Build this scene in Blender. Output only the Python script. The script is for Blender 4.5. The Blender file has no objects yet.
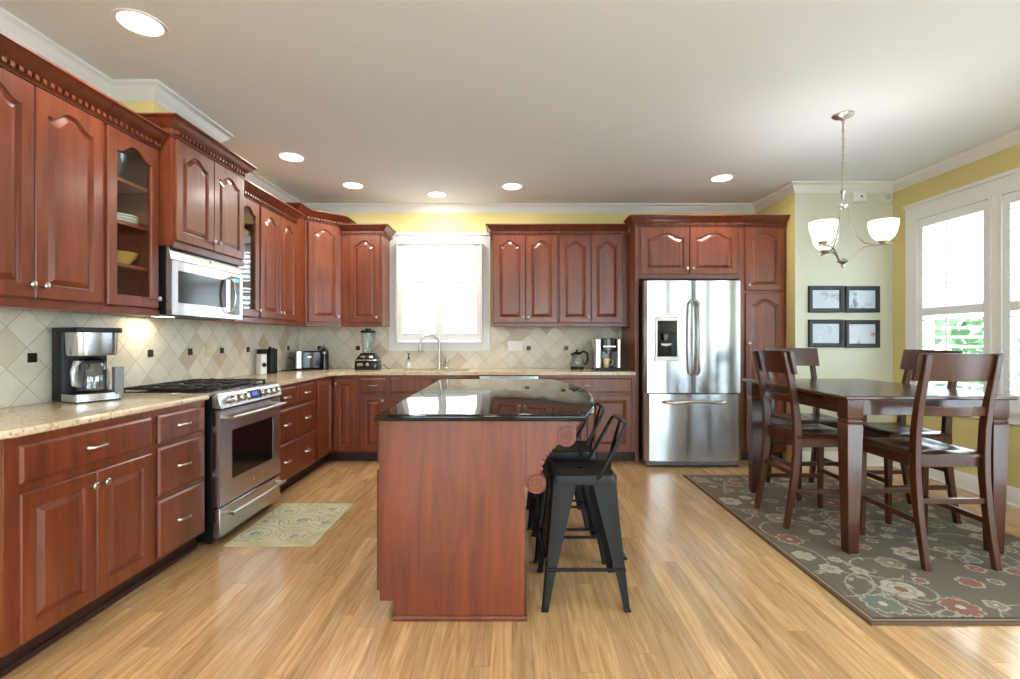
import bpy, bmesh, math, random
from mathutils import Vector, Matrix
PI = math.pi
random.seed(7)
S = bpy.context.scene
COL = S.collection

# ---------------------------------------------------------------- camera, world, exposure
F_PX = 485.0
cam_d = bpy.data.cameras.new('camera')
cam = bpy.data.objects.new('camera', cam_d)
COL.objects.link(cam)
cam_d.sensor_width = 36.0
cam_d.lens = 36.0 * F_PX / 1020.0
cam_d.shift_x = -2.0 / 1020.0
cam_d.clip_start = 0.02
cam.location = (0, 0, 1.24)
cam.rotation_euler = (PI / 2, 0, 0)
S.camera = cam
S.view_settings.view_transform = 'Standard'
S.view_settings.look = 'None'
S.view_settings.gamma = 1.0
S.view_settings.exposure = 0.07
S.view_settings.use_curve_mapping = False
S.cycles.use_denoising = True
S.cycles.max_bounces = 8
S.cycles.diffuse_bounces = 5
S.cycles.glossy_bounces = 5
S.cycles.transparent_max_bounces = 16
S.cycles.sample_clamp_indirect = 6.0
S.cycles.caustics_reflective = False
S.cycles.caustics_refractive = False

SKY_STRENGTH = 11.0
DOWNLIGHT_W = 10.0
W = bpy.data.worlds.new('sky')
S.world = W
W.use_nodes = True
bg = W.node_tree.nodes['Background']
bg.inputs[0].default_value = (0.78, 0.90, 1.0, 1)
bg.inputs[1].default_value = SKY_STRENGTH

# room dimensions
XL, XR, YB, YN, XN, YR, ZC = -2.43, 3.74, 5.52, 4.76, 2.78, -3.2, 2.77

# ---------------------------------------------------------------- materials
def srgb(r, g, b):
    f = lambda v: (v / 255 / 12.92) if v / 255 <= 0.04045 else ((v / 255 + 0.055) / 1.055) ** 2.4
    return (f(r), f(g), f(b), 1.0)

def newmat(name):
    m = bpy.data.materials.new(name)
    m.use_nodes = True
    return m, m.node_tree.nodes, m.node_tree.links, m.node_tree.nodes['Principled BSDF']

def plain(name, col, rough=0.5, metal=0.0, spec=0.5, coat=0.0, noise=0.0, bump=0.0, scale=60):
    m, n, l, p = newmat(name)
    p.inputs['Base Color'].default_value = col
    p.inputs['Roughness'].default_value = rough
    p.inputs['Metallic'].default_value = metal
    p.inputs['Specular IOR Level'].default_value = spec
    p.inputs['Coat Weight'].default_value = coat
    p.inputs['Coat Roughness'].default_value = 0.1
    if noise or bump:
        tc = n.new('ShaderNodeTexCoord'); nz = n.new('ShaderNodeTexNoise')
        nz.inputs['Scale'].default_value = scale
        nz.inputs['Detail'].default_value = 4
        l.new(tc.outputs['Object'], nz.inputs['Vector'])
        if noise:
            mx = n.new('ShaderNodeMix'); mx.data_type = 'RGBA'
            mx.inputs[6].default_value = tuple(c * (1 - noise) for c in col[:3]) + (1,)
            mx.inputs[7].default_value = tuple(min(1, c * (1 + noise)) for c in col[:3]) + (1,)
            l.new(nz.outputs['Fac'], mx.inputs[0]); l.new(mx.outputs[2], p.inputs['Base Color'])
        if bump:
            b = n.new('ShaderNodeBump'); b.inputs['Strength'].default_value = bump
            b.inputs['Distance'].default_value = 0.002
            l.new(nz.outputs['Fac'], b.inputs['Height']); l.new(b.outputs[0], p.inputs['Normal'])
    return m

def wood(name, dark, light, rough=0.3, grain=(14, 14, 1.2), coat=0.25, contrast=(0.3, 0.72)):
    m, n, l, p = newmat(name)
    tc = n.new('ShaderNodeTexCoord'); mp = n.new('ShaderNodeMapping')
    mp.inputs['Scale'].default_value = grain
    l.new(tc.outputs['Object'], mp.inputs['Vector'])
    n1 = n.new('ShaderNodeTexNoise'); n1.inputs['Scale'].default_value = 1.5
    n1.inputs['Detail'].default_value = 6; n1.inputs['Roughness'].default_value = 0.62
    n1.inputs['Distortion'].default_value = 0.6
    l.new(mp.outputs[0], n1.inputs['Vector'])
    n2 = n.new('ShaderNodeTexNoise'); n2.inputs['Scale'].default_value = 2.2
    l.new(tc.outputs['Object'], n2.inputs['Vector'])
    ad = n.new('ShaderNodeMath'); ad.operation = 'MULTIPLY_ADD'
    ad.inputs[1].default_value = 0.7; 
    m2 = n.new('ShaderNodeMath'); m2.operation = 'MULTIPLY'; m2.inputs[1].default_value = 0.3
    l.new(n2.outputs['Fac'], m2.inputs[0]); l.new(n1.outputs['Fac'], ad.inputs[0]); l.new(m2.outputs[0], ad.inputs[2])
    cr = n.new('ShaderNodeValToRGB')
    cr.color_ramp.elements[0].position = contrast[0]; cr.color_ramp.elements[0].color = dark
    cr.color_ramp.elements[1].position = contrast[1]; cr.color_ramp.elements[1].color = light
    l.new(ad.outputs[0], cr.inputs[0]); l.new(cr.outputs[0], p.inputs['Base Color'])
    p.inputs['Roughness'].default_value = rough
    p.inputs['Coat Weight'].default_value = coat
    p.inputs['Coat Roughness'].default_value = 0.18
    return m

M = {}
M['cherry'] = wood('cherry_wood', srgb(86, 35, 18), srgb(138, 70, 40), 0.33)
M['cherry_trim'] = wood('cherry_trim_wood', srgb(82, 34, 19), srgb(126, 62, 37), 0.33)
M['cabinet_inside'] = wood('cabinet_inside_wood', srgb(120, 58, 34), srgb(160, 88, 54), 0.5)
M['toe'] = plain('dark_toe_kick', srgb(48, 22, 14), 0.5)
M['chair_wood'] = wood('mahogany_wood', srgb(50, 21, 9), srgb(84, 40, 20), 0.3, coat=0.2)
M['table_wood'] = wood('table_wood', srgb(56, 28, 18), srgb(86, 50, 34), 0.22, grain=(14, 1.2, 14), coat=0.2)
M['white_trim'] = plain('white_trim_paint', srgb(232, 232, 230), 0.4)
M['ceiling'] = plain('ceiling_paint', srgb(234, 240, 248), 0.9, spec=0.1)
M['yellow'] = plain('yellow_wall_paint', srgb(216, 200, 138), 0.75, spec=0.2, noise=0.02, scale=3)
M['daylit_wall'] = plain('daylight_tinted_wall_paint', srgb(208, 208, 188), 0.75, spec=0.2, noise=0.02, scale=3)  # yellow wall paint with the bluish window daylight mixed into its colour
M['steel'] = None
M['chrome'] = plain('polished_nickel', srgb(205, 200, 192), 0.18, 1.0)
M['nickel'] = plain('brushed_nickel', srgb(186, 180, 170), 0.3, 1.0)
M['black_gloss'] = plain('black_gloss', srgb(14, 14, 16), 0.12)
M['black_plastic'] = plain('black_plastic', srgb(15, 15, 17), 0.42, spec=0.35)
M['iron'] = plain('cast_iron', srgb(26, 25, 25), 0.5, bump=0.3, scale=200)
M['stool_metal'] = plain('black_painted_metal', srgb(15, 15, 17), 0.4, 0.0, spec=0.3, noise=0.1, scale=40)
M['grey_plastic'] = plain('grey_plastic', srgb(120, 122, 126), 0.4)
M['white_plastic'] = plain('white_plastic', srgb(232, 232, 228), 0.4)
M['porcelain'] = plain('white_porcelain', srgb(238, 236, 230), 0.15)
M['cream_ceramic'] = plain('cream_ceramic', srgb(226, 210, 168), 0.2)
M['yellow_ceramic'] = plain('yellow_ceramic', srgb(216, 170, 88), 0.25)
M['ceramic_grey'] = plain('pale_grey_plastic', srgb(190, 192, 190), 0.5)
M['bronze'] = plain('dark_bronze_tile', srgb(44, 34, 28), 0.3, 0.4)
M['frame_black'] = plain('black_frame', srgb(14, 19, 24), 0.5)
M['blue_display'] = None

def steel(name, col, rough=0.26, along=(2, 2, 160)):
    m, n, l, p = newmat(name)
    p.inputs['Base Color'].default_value = col
    p.inputs['Metallic'].default_value = 1.0
    tc = n.new('ShaderNodeTexCoord')
    p.inputs['Roughness'].default_value = rough
    p.inputs['Anisotropic'].default_value = 0.75
    p.inputs['Anisotropic Rotation'].default_value = 0.25
    tg = n.new('ShaderNodeTangent'); tg.direction_type = 'RADIAL'; tg.axis = 'Z'
    l.new(tg.outputs[0], p.inputs['Tangent'])
    # slow waviness of the sheet, gives the streaky reflections
    n2 = n.new('ShaderNodeTexNoise'); n2.inputs['Scale'].default_value = 1.0; n2.inputs['Detail'].default_value = 1
    mp2 = n.new('ShaderNodeMapping'); mp2.inputs['Scale'].default_value = (7, 7, 0.25)
    l.new(tc.outputs['Object'], mp2.inputs['Vector']); l.new(mp2.outputs[0], n2.inputs['Vector'])
    b = n.new('ShaderNodeBump'); b.inputs['Strength'].default_value = 0.5; b.inputs['Distance'].default_value = 0.006
    l.new(n2.outputs['Fac'], b.inputs['Height']); l.new(b.outputs[0], p.inputs['Normal'])
    return m
M['steel'] = steel('stainless_steel', srgb(200, 202, 206))
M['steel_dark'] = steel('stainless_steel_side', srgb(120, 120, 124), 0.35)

def glass(name, tint=(0.95, 0.98, 0.97, 1), refl=0.25, rough=0.02):
    m, n, l, p = newmat(name)
    n.remove(p)
    out = n['Material Output']
    tr = n.new('ShaderNodeBsdfTransparent'); tr.inputs[0].default_value = tint
    gl = n.new('ShaderNodeBsdfGlossy'); gl.inputs['Roughness'].default_value = rough
    fr = n.new('ShaderNodeLayerWeight'); fr.inputs[0].default_value = 0.5
    mx = n.new('ShaderNodeMixShader')
    pw = n.new('ShaderNodeMath'); pw.operation = 'POWER'; pw.inputs[1].default_value = 4.0
    ad = n.new('ShaderNodeMath'); ad.operation = 'MULTIPLY_ADD'; ad.inputs[1].default_value = 0.8; ad.inputs[2].default_value = refl * 0.16
    l.new(fr.outputs['Facing'], pw.inputs[0]); l.new(pw.outputs[0], ad.inputs[0]); l.new(ad.outputs[0], mx.inputs[0])
    l.new(tr.outputs[0], mx.inputs[1]); l.new(gl.outputs[0], mx.inputs[2]); l.new(mx.outputs[0], out.inputs[0])
    return m
M['glass'] = glass('clear_glass')
M['dish_glass'] = glass('dish_glass', (0.93, 0.95, 0.96, 1), 0.5)

def emit(name, col, strength, base=None):
    m, n, l, p = newmat(name)
    p.inputs['Base Color'].default_value = base or (0.8, 0.8, 0.8, 1)
    p.inputs['Emission Color'].default_value = col
    p.inputs['Emission Strength'].default_value = strength
    return m
M['lamp_lens'] = emit('lit_lamp_lens', (1, 0.95, 0.86, 1), 6)
M['shade_glass'] = emit('lit_frosted_shade', (1, 0.96, 0.9, 1), 1.1, (0.85, 0.85, 0.85, 1))
M['blue_display'] = emit('blue_display', (0.1, 0.2, 0.9, 1), 0.8, (0.01, 0.02, 0.08, 1))
M['green_led'] = emit('green_digits', (0.2, 0.9, 0.8, 1), 1.0, (0.01, 0.05, 0.05, 1))

def granite(name, cols, rough, scale=90, coat=0.0):
    m, n, l, p = newmat(name)
    tc = n.new('ShaderNodeTexCoord')
    v = n.new('ShaderNodeTexVoronoi'); v.inputs['Scale'].default_value = scale
    l.new(tc.outputs['Object'], v.inputs['Vector'])
    nz = n.new('ShaderNodeTexNoise'); nz.inputs['Scale'].default_value = scale * 0.16
    nz.inputs['Detail'].default_value = 7; nz.inputs['Roughness'].default_value = 0.7
    l.new(tc.outputs['Object'], nz.inputs['Vector'])
    sp = n.new('ShaderNodeSeparateColor'); l.new(v.outputs['Color'], sp.inputs[0])
    mx = n.new('ShaderNodeMath'); mx.operation = 'MULTIPLY_ADD'; mx.inputs[1].default_value = 0.4
    m2 = n.new('ShaderNodeMath'); m2.operation = 'MULTIPLY'; m2.inputs[1].default_value = 0.6
    l.new(nz.outputs['Fac'], m2.inputs[0]); l.new(sp.outputs[0], mx.inputs[0]); l.new(m2.outputs[0], mx.inputs[2])
    cr = n.new('ShaderNodeValToRGB')
    for i, (pos, c) in enumerate(cols):
        e = cr.color_ramp.elements[i] if i < 2 else cr.color_ramp.elements.new(pos)
        e.position = pos; e.color = c
    l.new(mx.outputs[0], cr.inputs[0]); l.new(cr.outputs[0], p.inputs['Base Color'])
    p.inputs['Roughness'].default_value = rough
    return m
M['granite'] = granite('beige_granite', [(0.2, srgb(140, 106, 80)), (0.8, srgb(232, 220, 196)), (0.33, srgb(196, 170, 138)), (0.48, srgb(220, 202, 172)), (0.62, srgb(206, 184, 150))], 0.14)
M['black_granite'] = granite('black_granite', [(0.2, srgb(8, 9, 10)), (0.9, srgb(60, 62, 64)), (0.6, srgb(16, 17, 19))], 0.045, 260)

def floor_mat():
    m, n, l, p = newmat('oak_floor')
    tc = n.new('ShaderNodeTexCoord')
    def mth(op, a, b=None, c=None):
        q = n.new('ShaderNodeMath'); q.operation = op
        for k, v in enumerate((a, b, c)):
            if v is None: continue
            if isinstance(v, (int, float)): q.inputs[k].default_value = v
            else: l.new(v, q.inputs[k])
        return q.outputs[0]
    sx = n.new('ShaderNodeSeparateXYZ'); l.new(tc.outputs['Object'], sx.inputs[0])
    rx = mth('DIVIDE', sx.outputs[0], 0.083); row = mth('FLOOR', rx)
    wn = n.new('ShaderNodeTexWhiteNoise'); wn.noise_dimensions = '1D'; l.new(row, wn.inputs['W'])
    ry = mth('ADD', mth('DIVIDE', sx.outputs[1], 1.25), mth('MULTIPLY', wn.outputs['Value'], 7.0)); col = mth('FLOOR', ry)
    cb = n.new('ShaderNodeCombineXYZ'); l.new(row, cb.inputs[0]); l.new(col, cb.inputs[1])
    w2 = n.new('ShaderNodeTexWhiteNoise'); w2.noise_dimensions = '2D'; l.new(cb.outputs[0], w2.inputs['Vector'])
    fx = mth('FRACT', rx); fy = mth('FRACT', ry)
    seam = mth('MAXIMUM', mth('LESS_THAN', mth('MINIMUM', fx, mth('SUBTRACT', 1.0, fx)), 0.008), mth('LESS_THAN', fy, 0.0012))
    mp2 = n.new('ShaderNodeMapping'); mp2.inputs['Scale'].default_value = (34, 2.0, 1)
    l.new(tc.outputs['Object'], mp2.inputs['Vector'])
    av = n.new('ShaderNodeVectorMath'); av.operation = 'MULTIPLY_ADD'
    av.inputs[1].default_value = (37, 11, 5)
    l.new(w2.outputs['Color'], av.inputs[0]); l.new(mp2.outputs[0], av.inputs[2])
    g = n.new('ShaderNodeTexNoise'); g.inputs['Scale'].default_value = 1.3; g.inputs['Detail'].default_value = 6
    g.inputs['Roughness'].default_value = 0.6; g.inputs['Distortion'].default_value = 0.9
    l.new(av.outputs[0], g.inputs['Vector'])
    cr = n.new('ShaderNodeValToRGB')
    cr.color_ramp.elements[0].position = 0.28; cr.color_ramp.elements[0].color = srgb(174, 128, 78)
    cr.color_ramp.elements[1].position = 0.66; cr.color_ramp.elements[1].color = srgb(214, 176, 130)
    l.new(g.outputs['Fac'], cr.inputs[0])
    hv = n.new('ShaderNodeHueSaturation')
    mr = n.new('ShaderNodeMapRange'); mr.inputs['To Min'].default_value = 0.80; mr.inputs['To Max'].default_value = 1.1
    l.new(w2.outputs['Value'], mr.inputs['Value']); l.new(mr.outputs[0], hv.inputs['Value'])
    l.new(cr.outputs[0], hv.inputs['Color'])
    mx = n.new('ShaderNodeMix'); mx.data_type = 'RGBA'
    mx.inputs[7].default_value = srgb(120, 78, 40)
    l.new(mth('MULTIPLY', seam, 0.6), mx.inputs[0]); l.new(hv.outputs[0], mx.inputs[6])
    l.new(mx.outputs[2], p.inputs['Base Color'])
    p.inputs['Roughness'].default_value = 0.24
    p.inputs['Coat Weight'].default_value = 0.3; p.inputs['Coat Roughness'].default_value = 0.12
    return m
M['floor'] = floor_mat()

def tile_mat():
    # tumbled travertine laid on the diagonal; every tile keeps its own tint
    m, n, l, p = newmat('travertine_tiles')
    tc = n.new('ShaderNodeTexCoord')
    sx = n.new('ShaderNodeSeparateXYZ'); l.new(tc.outputs['Object'], sx.inputs[0])
    ad = n.new('ShaderNodeMath'); ad.operation = 'ADD'
    l.new(sx.outputs[0], ad.inputs[0]); l.new(sx.outputs[1], ad.inputs[1])   # run along either wall
    cb = n.new('ShaderNodeCombineXYZ'); l.new(ad.outputs[0], cb.inputs[0]); l.new(sx.outputs[2], cb.inputs[1])
    mp = n.new('ShaderNodeMapping'); mp.inputs['Location'].default_value = (0.0, 0.0, 0)
    mp.inputs['Rotation'].default_value = (0, 0, PI / 4)
    l.new(cb.outputs[0], mp.inputs['Vector'])
    br = n.new('ShaderNodeTexBrick')
    br.offset = 0.0
    br.inputs['Color1'].default_value = (0, 0, 0, 1); br.inputs['Color2'].default_value = (1, 1, 1, 1)
    br.inputs['Mortar'].default_value = (0.5, 0.5, 0.5, 1)
    br.inputs['Scale'].default_value = 1.0
    br.inputs['Mortar Size'].default_value = 0.0022; br.inputs['Mortar Smooth'].default_value = 0.2
    br.inputs['Brick Width'].default_value = 0.1414; br.inputs['Row Height'].default_value = 0.1414
    l.new(mp.outputs[0], br.inputs['Vector'])
    cr = n.new('ShaderNodeValToRGB')
    e = cr.color_ramp.elements
    e[0].position = 0.0; e[0].color = srgb(184, 166, 134)
    e[1].position = 1.0; e[1].color = srgb(222, 216, 200)
    a = e.new(0.14); a.color = srgb(204, 192, 168)
    a = e.new(0.35); a.color = srgb(212, 204, 184)
    l.new(br.outputs['Color'], cr.inputs[0])
    nz = n.new('ShaderNodeTexNoise'); nz.inputs['Scale'].default_value = 9; nz.inputs['Detail'].default_value = 6
    l.new(cb.outputs[0], nz.inputs['Vector'])
    hs = n.new('ShaderNodeHueSaturation')
    mr = n.new('ShaderNodeMapRange'); mr.inputs['To Min'].default_value = 0.82; mr.inputs['To Max'].default_value = 1.14
    l.new(nz.outputs['Fac'], mr.inputs['Value']); l.new(mr.outputs[0], hs.inputs['Value']); l.new(cr.outputs[0], hs.inputs['Color'])
    mx = n.new('ShaderNodeMix'); mx.data_type = 'RGBA'; mx.inputs[7].default_value = srgb(178, 166, 142)
    l.new(br.outputs['Fac'], mx.inputs[0]); l.new(hs.outputs[0], mx.inputs[6]); l.new(mx.outputs[2], p.inputs['Base Color'])
    b = n.new('ShaderNodeBump'); b.inputs['Strength'].default_value = 0.4; b.inputs['Distance'].default_value = 0.002
    b.invert = True
    l.new(br.outputs['Fac'], b.inputs['Height']); l.new(b.outputs[0], p.inputs['Normal'])
    p.inputs['Roughness'].default_value = 0.42
    return m
M['tile'] = tile_mat()

def attr_mat(name, rough=0.95):
    m, n, l, p = newmat(name)
    a = n.new('ShaderNodeVertexColor'); a.layer_name = 'weave'
    tc = n.new('ShaderNodeTexCoord'); nz = n.new('ShaderNodeTexNoise'); nz.inputs['Scale'].default_value = 260
    l.new(tc.outputs['Object'], nz.inputs['Vector'])
    hs = n.new('ShaderNodeHueSaturation')
    mr = n.new('ShaderNodeMapRange'); mr.inputs['To Min'].default_value = 0.75; mr.inputs['To Max'].default_value = 1.2
    l.new(nz.outputs['Fac'], mr.inputs['Value']); l.new(mr.outputs[0], hs.inputs['Value'])
    l.new(a.outputs[0], hs.inputs['Color']); l.new(hs.outputs[0], p.inputs['Base Color'])
    b = n.new('ShaderNodeBump'); b.inputs['Strength'].default_value = 0.5; b.inputs['Distance'].default_value = 0.003
    l.new(nz.outputs['Fac'], b.inputs['Height']); l.new(b.outputs[0], p.inputs['Normal'])
    p.inputs['Roughness'].default_value = rough; p.inputs['Specular IOR Level'].default_value = 0.15
    return m
M['rug'] = attr_mat('woven_rug')
M['mat'] = attr_mat('woven_mat')
M['paving'] = plain('pale_patio_paving', srgb(224, 230, 236), 0.9, noise=0.08, scale=3)
M['leaf'] = plain('hedge_leaves', srgb(110, 140, 100), 0.7, noise=0.4, scale=8)

# ---------------------------------------------------------------- mesh helpers
class MB:
    """collects shapes; build() links them as one mesh object"""
    def __init__(self, mtx=None):
        self.v = []; self.f = []; self.m = mtx or Matrix.Identity(4)
    def add(self, vs, fs):
        o = len(self.v)
        self.v += [tuple(self.m @ Vector(p)) for p in vs]
        self.f += [[o + i for i in f] for f in fs]
        return self
    def box(self, x0, x1, y0, y1, z0, z1):
        x0, x1 = min(x0, x1), max(x0, x1); y0, y1 = min(y0, y1), max(y0, y1); z0, z1 = min(z0, z1), max(z0, z1)
        v = [(x0, y0, z0), (x1, y0, z0), (x1, y1, z0), (x0, y1, z0), (x0, y0, z1), (x1, y0, z1), (x1, y1, z1), (x0, y1, z1)]
        return self.add(v, [(0, 3, 2, 1), (4, 5, 6, 7), (0, 1, 5, 4), (1, 2, 6, 5), (2, 3, 7, 6), (3, 0, 4, 7)])
    def prism(self, pts, z0, z1, axis='z'):
        """pts counter-clockwise; extruded along axis"""
        n = len(pts)
        def P(a, b, c):
            return (a, b, c) if axis == 'z' else ((a, c, b) if axis == 'y' else (c, a, b))
        v = [P(a, b, z0) for a, b in pts] + [P(a, b, z1) for a, b in pts]
        f = [list(range(n))[::-1], list(range(n, 2 * n))] + [(i, (i + 1) % n, n + (i + 1) % n, n + i) for i in range(n)]
        if axis == 'y': f = [list(q)[::-1] for q in f]
        return self.add(v, f)
    def loops(self, loops, cap0=True, cap1=True, closed=True):
        n = len(loops[0]); v = [p for L in loops for p in L]; f = []
        for k in range(len(loops) - 1):
            for i in range(n if closed else n - 1):
                j = (i + 1) % n
                f.append((k * n + i, k * n + j, (k + 1) * n + j, (k + 1) * n + i))
        if cap0: f.append(list(range(n))[::-1])
        if cap1: f.append([(len(loops) - 1) * n + i for i in range(n)])
        return self.add(v, f)
    def tube(self, pts, r, n=10, caps=True, flat=1.0, up=None):
        pts = [Vector(p) for p in pts]
        rs = r if isinstance(r, (list, tuple)) else [r] * len(pts)
        L = []; ref = None
        for i, p in enumerate(pts):
            t = (pts[min(i + 1, len(pts) - 1)] - pts[max(i - 1, 0)]).normalized()
            if ref is None:
                ref = Vector(up) if up else (Vector((0, 0, 1)) if abs(t.z) < 0.9 else Vector((1, 0, 0)))
            a = (ref - t * ref.dot(t)).normalized(); b = t.cross(a); ref = a
            L.append([tuple(p + (a * math.cos(k * 2 * PI / n) * flat + b * math.sin(k * 2 * PI / n)) * rs[i]) for k in range(n)])
        return self.loops(L, caps, caps)
    def cyl(self, p0, p1, r, n=16, r1=None):
        return self.tube([p0, p1], [r, r if r1 is None else r1], n)
    def lathe(self, prof, c=(0, 0, 0), n=24, axis='z', closed=False):
        L = []
        for r, h in prof:
            r = max(r, 0.0002)
            row = []
            for k in range(n):
                a, b = r * math.cos(2 * PI * k / n), r * math.sin(2 * PI * k / n)
                q = (a, b, h) if axis == 'z' else ((a, -h, b) if axis == 'y' else (h, a, b))
                row.append((c[0] + q[0], c[1] + q[1], c[2] + q[2]))
            L.append(row)
        return self.loops(L, not closed, not closed)
    def sweep(self, prof, path, closed=False):
        """prof: (outward, z); path: xy points with outward on the right-hand side"""
        n = len(path); L = []
        for i, p in enumerate(path):
            p = Vector(p)
            a = (Vector(path[i - 1]) if (i or closed) else None); b = (Vector(path[(i + 1) % n]) if (i < n - 1 or closed) else None)
            d1 = (p - a).normalized() if a is not None else None
            d2 = (b - p).normalized() if b is not None else None
            if d1 is None: d1 = d2
            if d2 is None: d2 = d1
            n1 = Vector((d1.y, -d1.x)); n2 = Vector((d2.y, -d2.x))
            mt = (n1 + n2); mt /= max(0.2, mt.dot(n1))
            L.append([(p.x + mt.x * o, p.y + mt.y * o, z) for o, z in prof])
        if closed: L.append(L[0])
        return self.loops(L, not closed, not closed)
    def build(self, name, mat, parent=None, bevel=0, seg=2, loc=None, sharp=35):
        me = bpy.data.meshes.new(name)
        me.from_pydata(self.v, [], self.f)
        bm = bmesh.new(); bm.from_mesh(me)
        bmesh.ops.recalc_face_normals(bm, faces=bm.faces)
        bm.to_mesh(me); bm.free()
        me.materials.append(M[mat] if isinstance(mat, str) else mat)
        me.polygons.foreach_set('use_smooth', [True] * len(me.polygons))
        me.set_sharp_from_angle(angle=math.radians(sharp))
        o = bpy.data.objects.new(name, me); COL.objects.link(o)
        if parent: o.parent = parent
        if loc: o.location = loc
        if bevel:
            b = o.modifiers.new('edge', 'BEVEL'); b.width = bevel; b.segments = seg; b.limit_method = 'ANGLE'
            b.angle_limit = math.radians(40); b.harden_normals = False
        return o

def tag(o, label=None, cat=None, group=None, kind=None):
    if label: o['label'] = label
    if cat: o['category'] = cat
    if group: o['group'] = group
    if kind: o['kind'] = kind
    return o
def thing(name, label, cat, loc=(0, 0, 0), rz=0.0, group=None):
    o = bpy.data.objects.new(name, None); COL.objects.link(o)
    o.location = loc; o.rotation_euler = (0, 0, rz); o.empty_display_size = 0.1
    return tag(o, label, cat, group)
def struct(o): return tag(o, kind='structure')
def copy_tree(o, parent=None):
    c = o.copy(); COL.objects.link(c); c.parent = parent
    for ch in list(o.children): copy_tree(ch, c)
    return c
def arc(cx, cy, r, a0, a1, n):
    return [(cx + r * math.cos(math.radians(a0 + (a1 - a0) * i / n)), cy + r * math.sin(math.radians(a0 + (a1 - a0) * i / n))) for i in range(n + 1)]
def rrect(x0, x1, y0, y1, r, n=5):
    return arc(x1 - r, y0 + r, r, -90, 0, n) + arc(x1 - r, y1 - r, r, 0, 90, n) + arc(x0 + r, y1 - r, r, 90, 180, n) + arc(x0 + r, y0 + r, r, 180, 270, n)

# ---------------------------------------------------------------- room shell
WT = 0.14
struct(MB().box(XL - 1, XR + 1, YR - 1, YB + 1, -0.1, 0).build('floor', 'floor'))
struct(MB().box(XL - .2, XR + .2, YR - .2, YB + .2, ZC, ZC + 0.1).build('ceiling', 'ceiling'))
struct(MB().box(XL - WT, XL, YR, YB, 0, ZC).build('wall_left', 'yellow'))
# back wall with the sink window opening
BWX0, BWX1, BWZ0, BWZ1 = -1.305, -0.335, 1.20, 2.33
b = MB(); b.box(XL - WT, BWX0, YB, YB + WT, 0, ZC); b.box(BWX1, XN + 0.2, YB, YB + WT, 0, ZC)
b.box(BWX0, BWX1, YB, YB + WT, 0, BWZ0); b.box(BWX0, BWX1, YB, YB + WT, BWZ1, ZC)
struct(b.build('wall_back', 'yellow'))
struct(MB().box(XN, XN + 0.13, YN + 0.006, YB, 0, ZC).build('wall_return', 'yellow'))
struct(MB().box(XN + 0.001, XR, YN, YN + 0.10, 0, ZC).build('wall_nook', 'daylit_wall'))
# right wall with the nook window pair and an added, out-of-view daylight window further back
NZ0, NZ1 = 0.72, 2.36
NW = [(3.84, 4.44), (3.06, 3.62)]
b = MB()
b.box(XR, XR + WT, 4.474, YN + .2, 0, ZC); b.box(XR, XR + WT, 1.9, 2.986, 0, ZC)
b.box(XR, XR + WT, 2.986, 4.474, 0, NZ0); b.box(XR, XR + WT, 2.986, 4.474, NZ1, ZC)
b.box(XR, XR + WT, -1.5, 1.9, 0, 0.25); b.box(XR, XR + WT, -1.5, 1.9, 2.4, ZC); b.box(XR, XR + WT, YR, -1.5, 0, ZC)
struct(b.build('wall_right', 'yellow'))
RWIN = [(-1.75, -.55), (.05, 1.25), (1.85, 3.05)]  # rear openings added and spaced for daylight and streaked reflections
b = MB(); xs = [XL - WT] + [v for a in RWIN for v in a] + [XR + WT]
for k in range(0, len(xs), 2): b.box(xs[k], xs[k + 1], YR - WT, YR, 0, ZC)
for a, c in RWIN: b.box(a, c, YR - WT, YR, 0, .12); b.box(a, c, YR - WT, YR, 2.45, ZC)
struct(b.build('wall_rear', 'yellow'))
# hood chase above the microwave cabinet
CY0, CY1, CX = 2.93, 3.56, -2.165
struct(MB().box(XL, CX, CY0, CY1, 2.51, ZC).build('wall_chase', 'yellow'))
# crown moulding of the room
cp = [(0, 2.68), (0.006, 2.68), (0.012, 2.69), (0.022, 2.70), (0.04, 2.715), (0.056, 2.735), (0.066, 2.75), (0.08, 2.756), (0.08, ZC), (0, ZC)]
path = [(XL, YR), (XL, CY0), (CX, CY0), (CX, CY1), (XL, CY1), (XL, YB), (XN, YB), (XN, YN), (XR, YN), (XR, YR)]
struct(MB().sweep(cp, path, True).build('trim_1', 'white_trim'))
bp = [(0, 0), (0.022, 0), (0.022, 0.012), (0.014, 0.022), (0.014, 0.115), (0.008, 0.13), (0.006, 0.14), (0, 0.14)]
struct(MB().sweep(bp, [(XN + 0.002, YN), (XR, YN), (XR, YR)]).build('baseboard_right', 'white_trim'))
# unseen windows added behind and beside the camera to bring in daylight
def added_window(name, mtx, w, z0, z1, nx, nz):
    b = MB(mtx); t = 0.05
    b.box(0, w, -.03, .06, z0, z0 + t); b.box(0, w, -.03, .06, z1 - t, z1)
    for i in range(nx + 1):
        x = t / 2 + (w - t) * i / nx
        b.box(x - t / 2, x + t / 2, -.03, .06, z0, z1)
    for k in range(1, nz): 
        z = z0 + (z1 - z0) * k / nz; b.box(0, w, 0, .03, z - .012, z + .012)
    o = struct(b.build(name, 'white_trim'))
    MB(mtx).box(.02, w - .02, .01, .016, z0 + .02, z1 - .02).build('pane', 'glass', o)
    return o
added_window('window_3', Matrix.Translation((XR + .03, 1.9, 0)) @ Matrix.Rotation(-PI / 2, 4, 'Z'), 3.4, .25, 2.4, 3, 2)
for k, (a, c) in enumerate(RWIN): added_window('window_%d' % (4 + k), Matrix.Translation((c, YR - .04, 0)) @ Matrix.Rotation(PI, 4, 'Z'), c - a, .12, 2.45, 1, 3)

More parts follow.
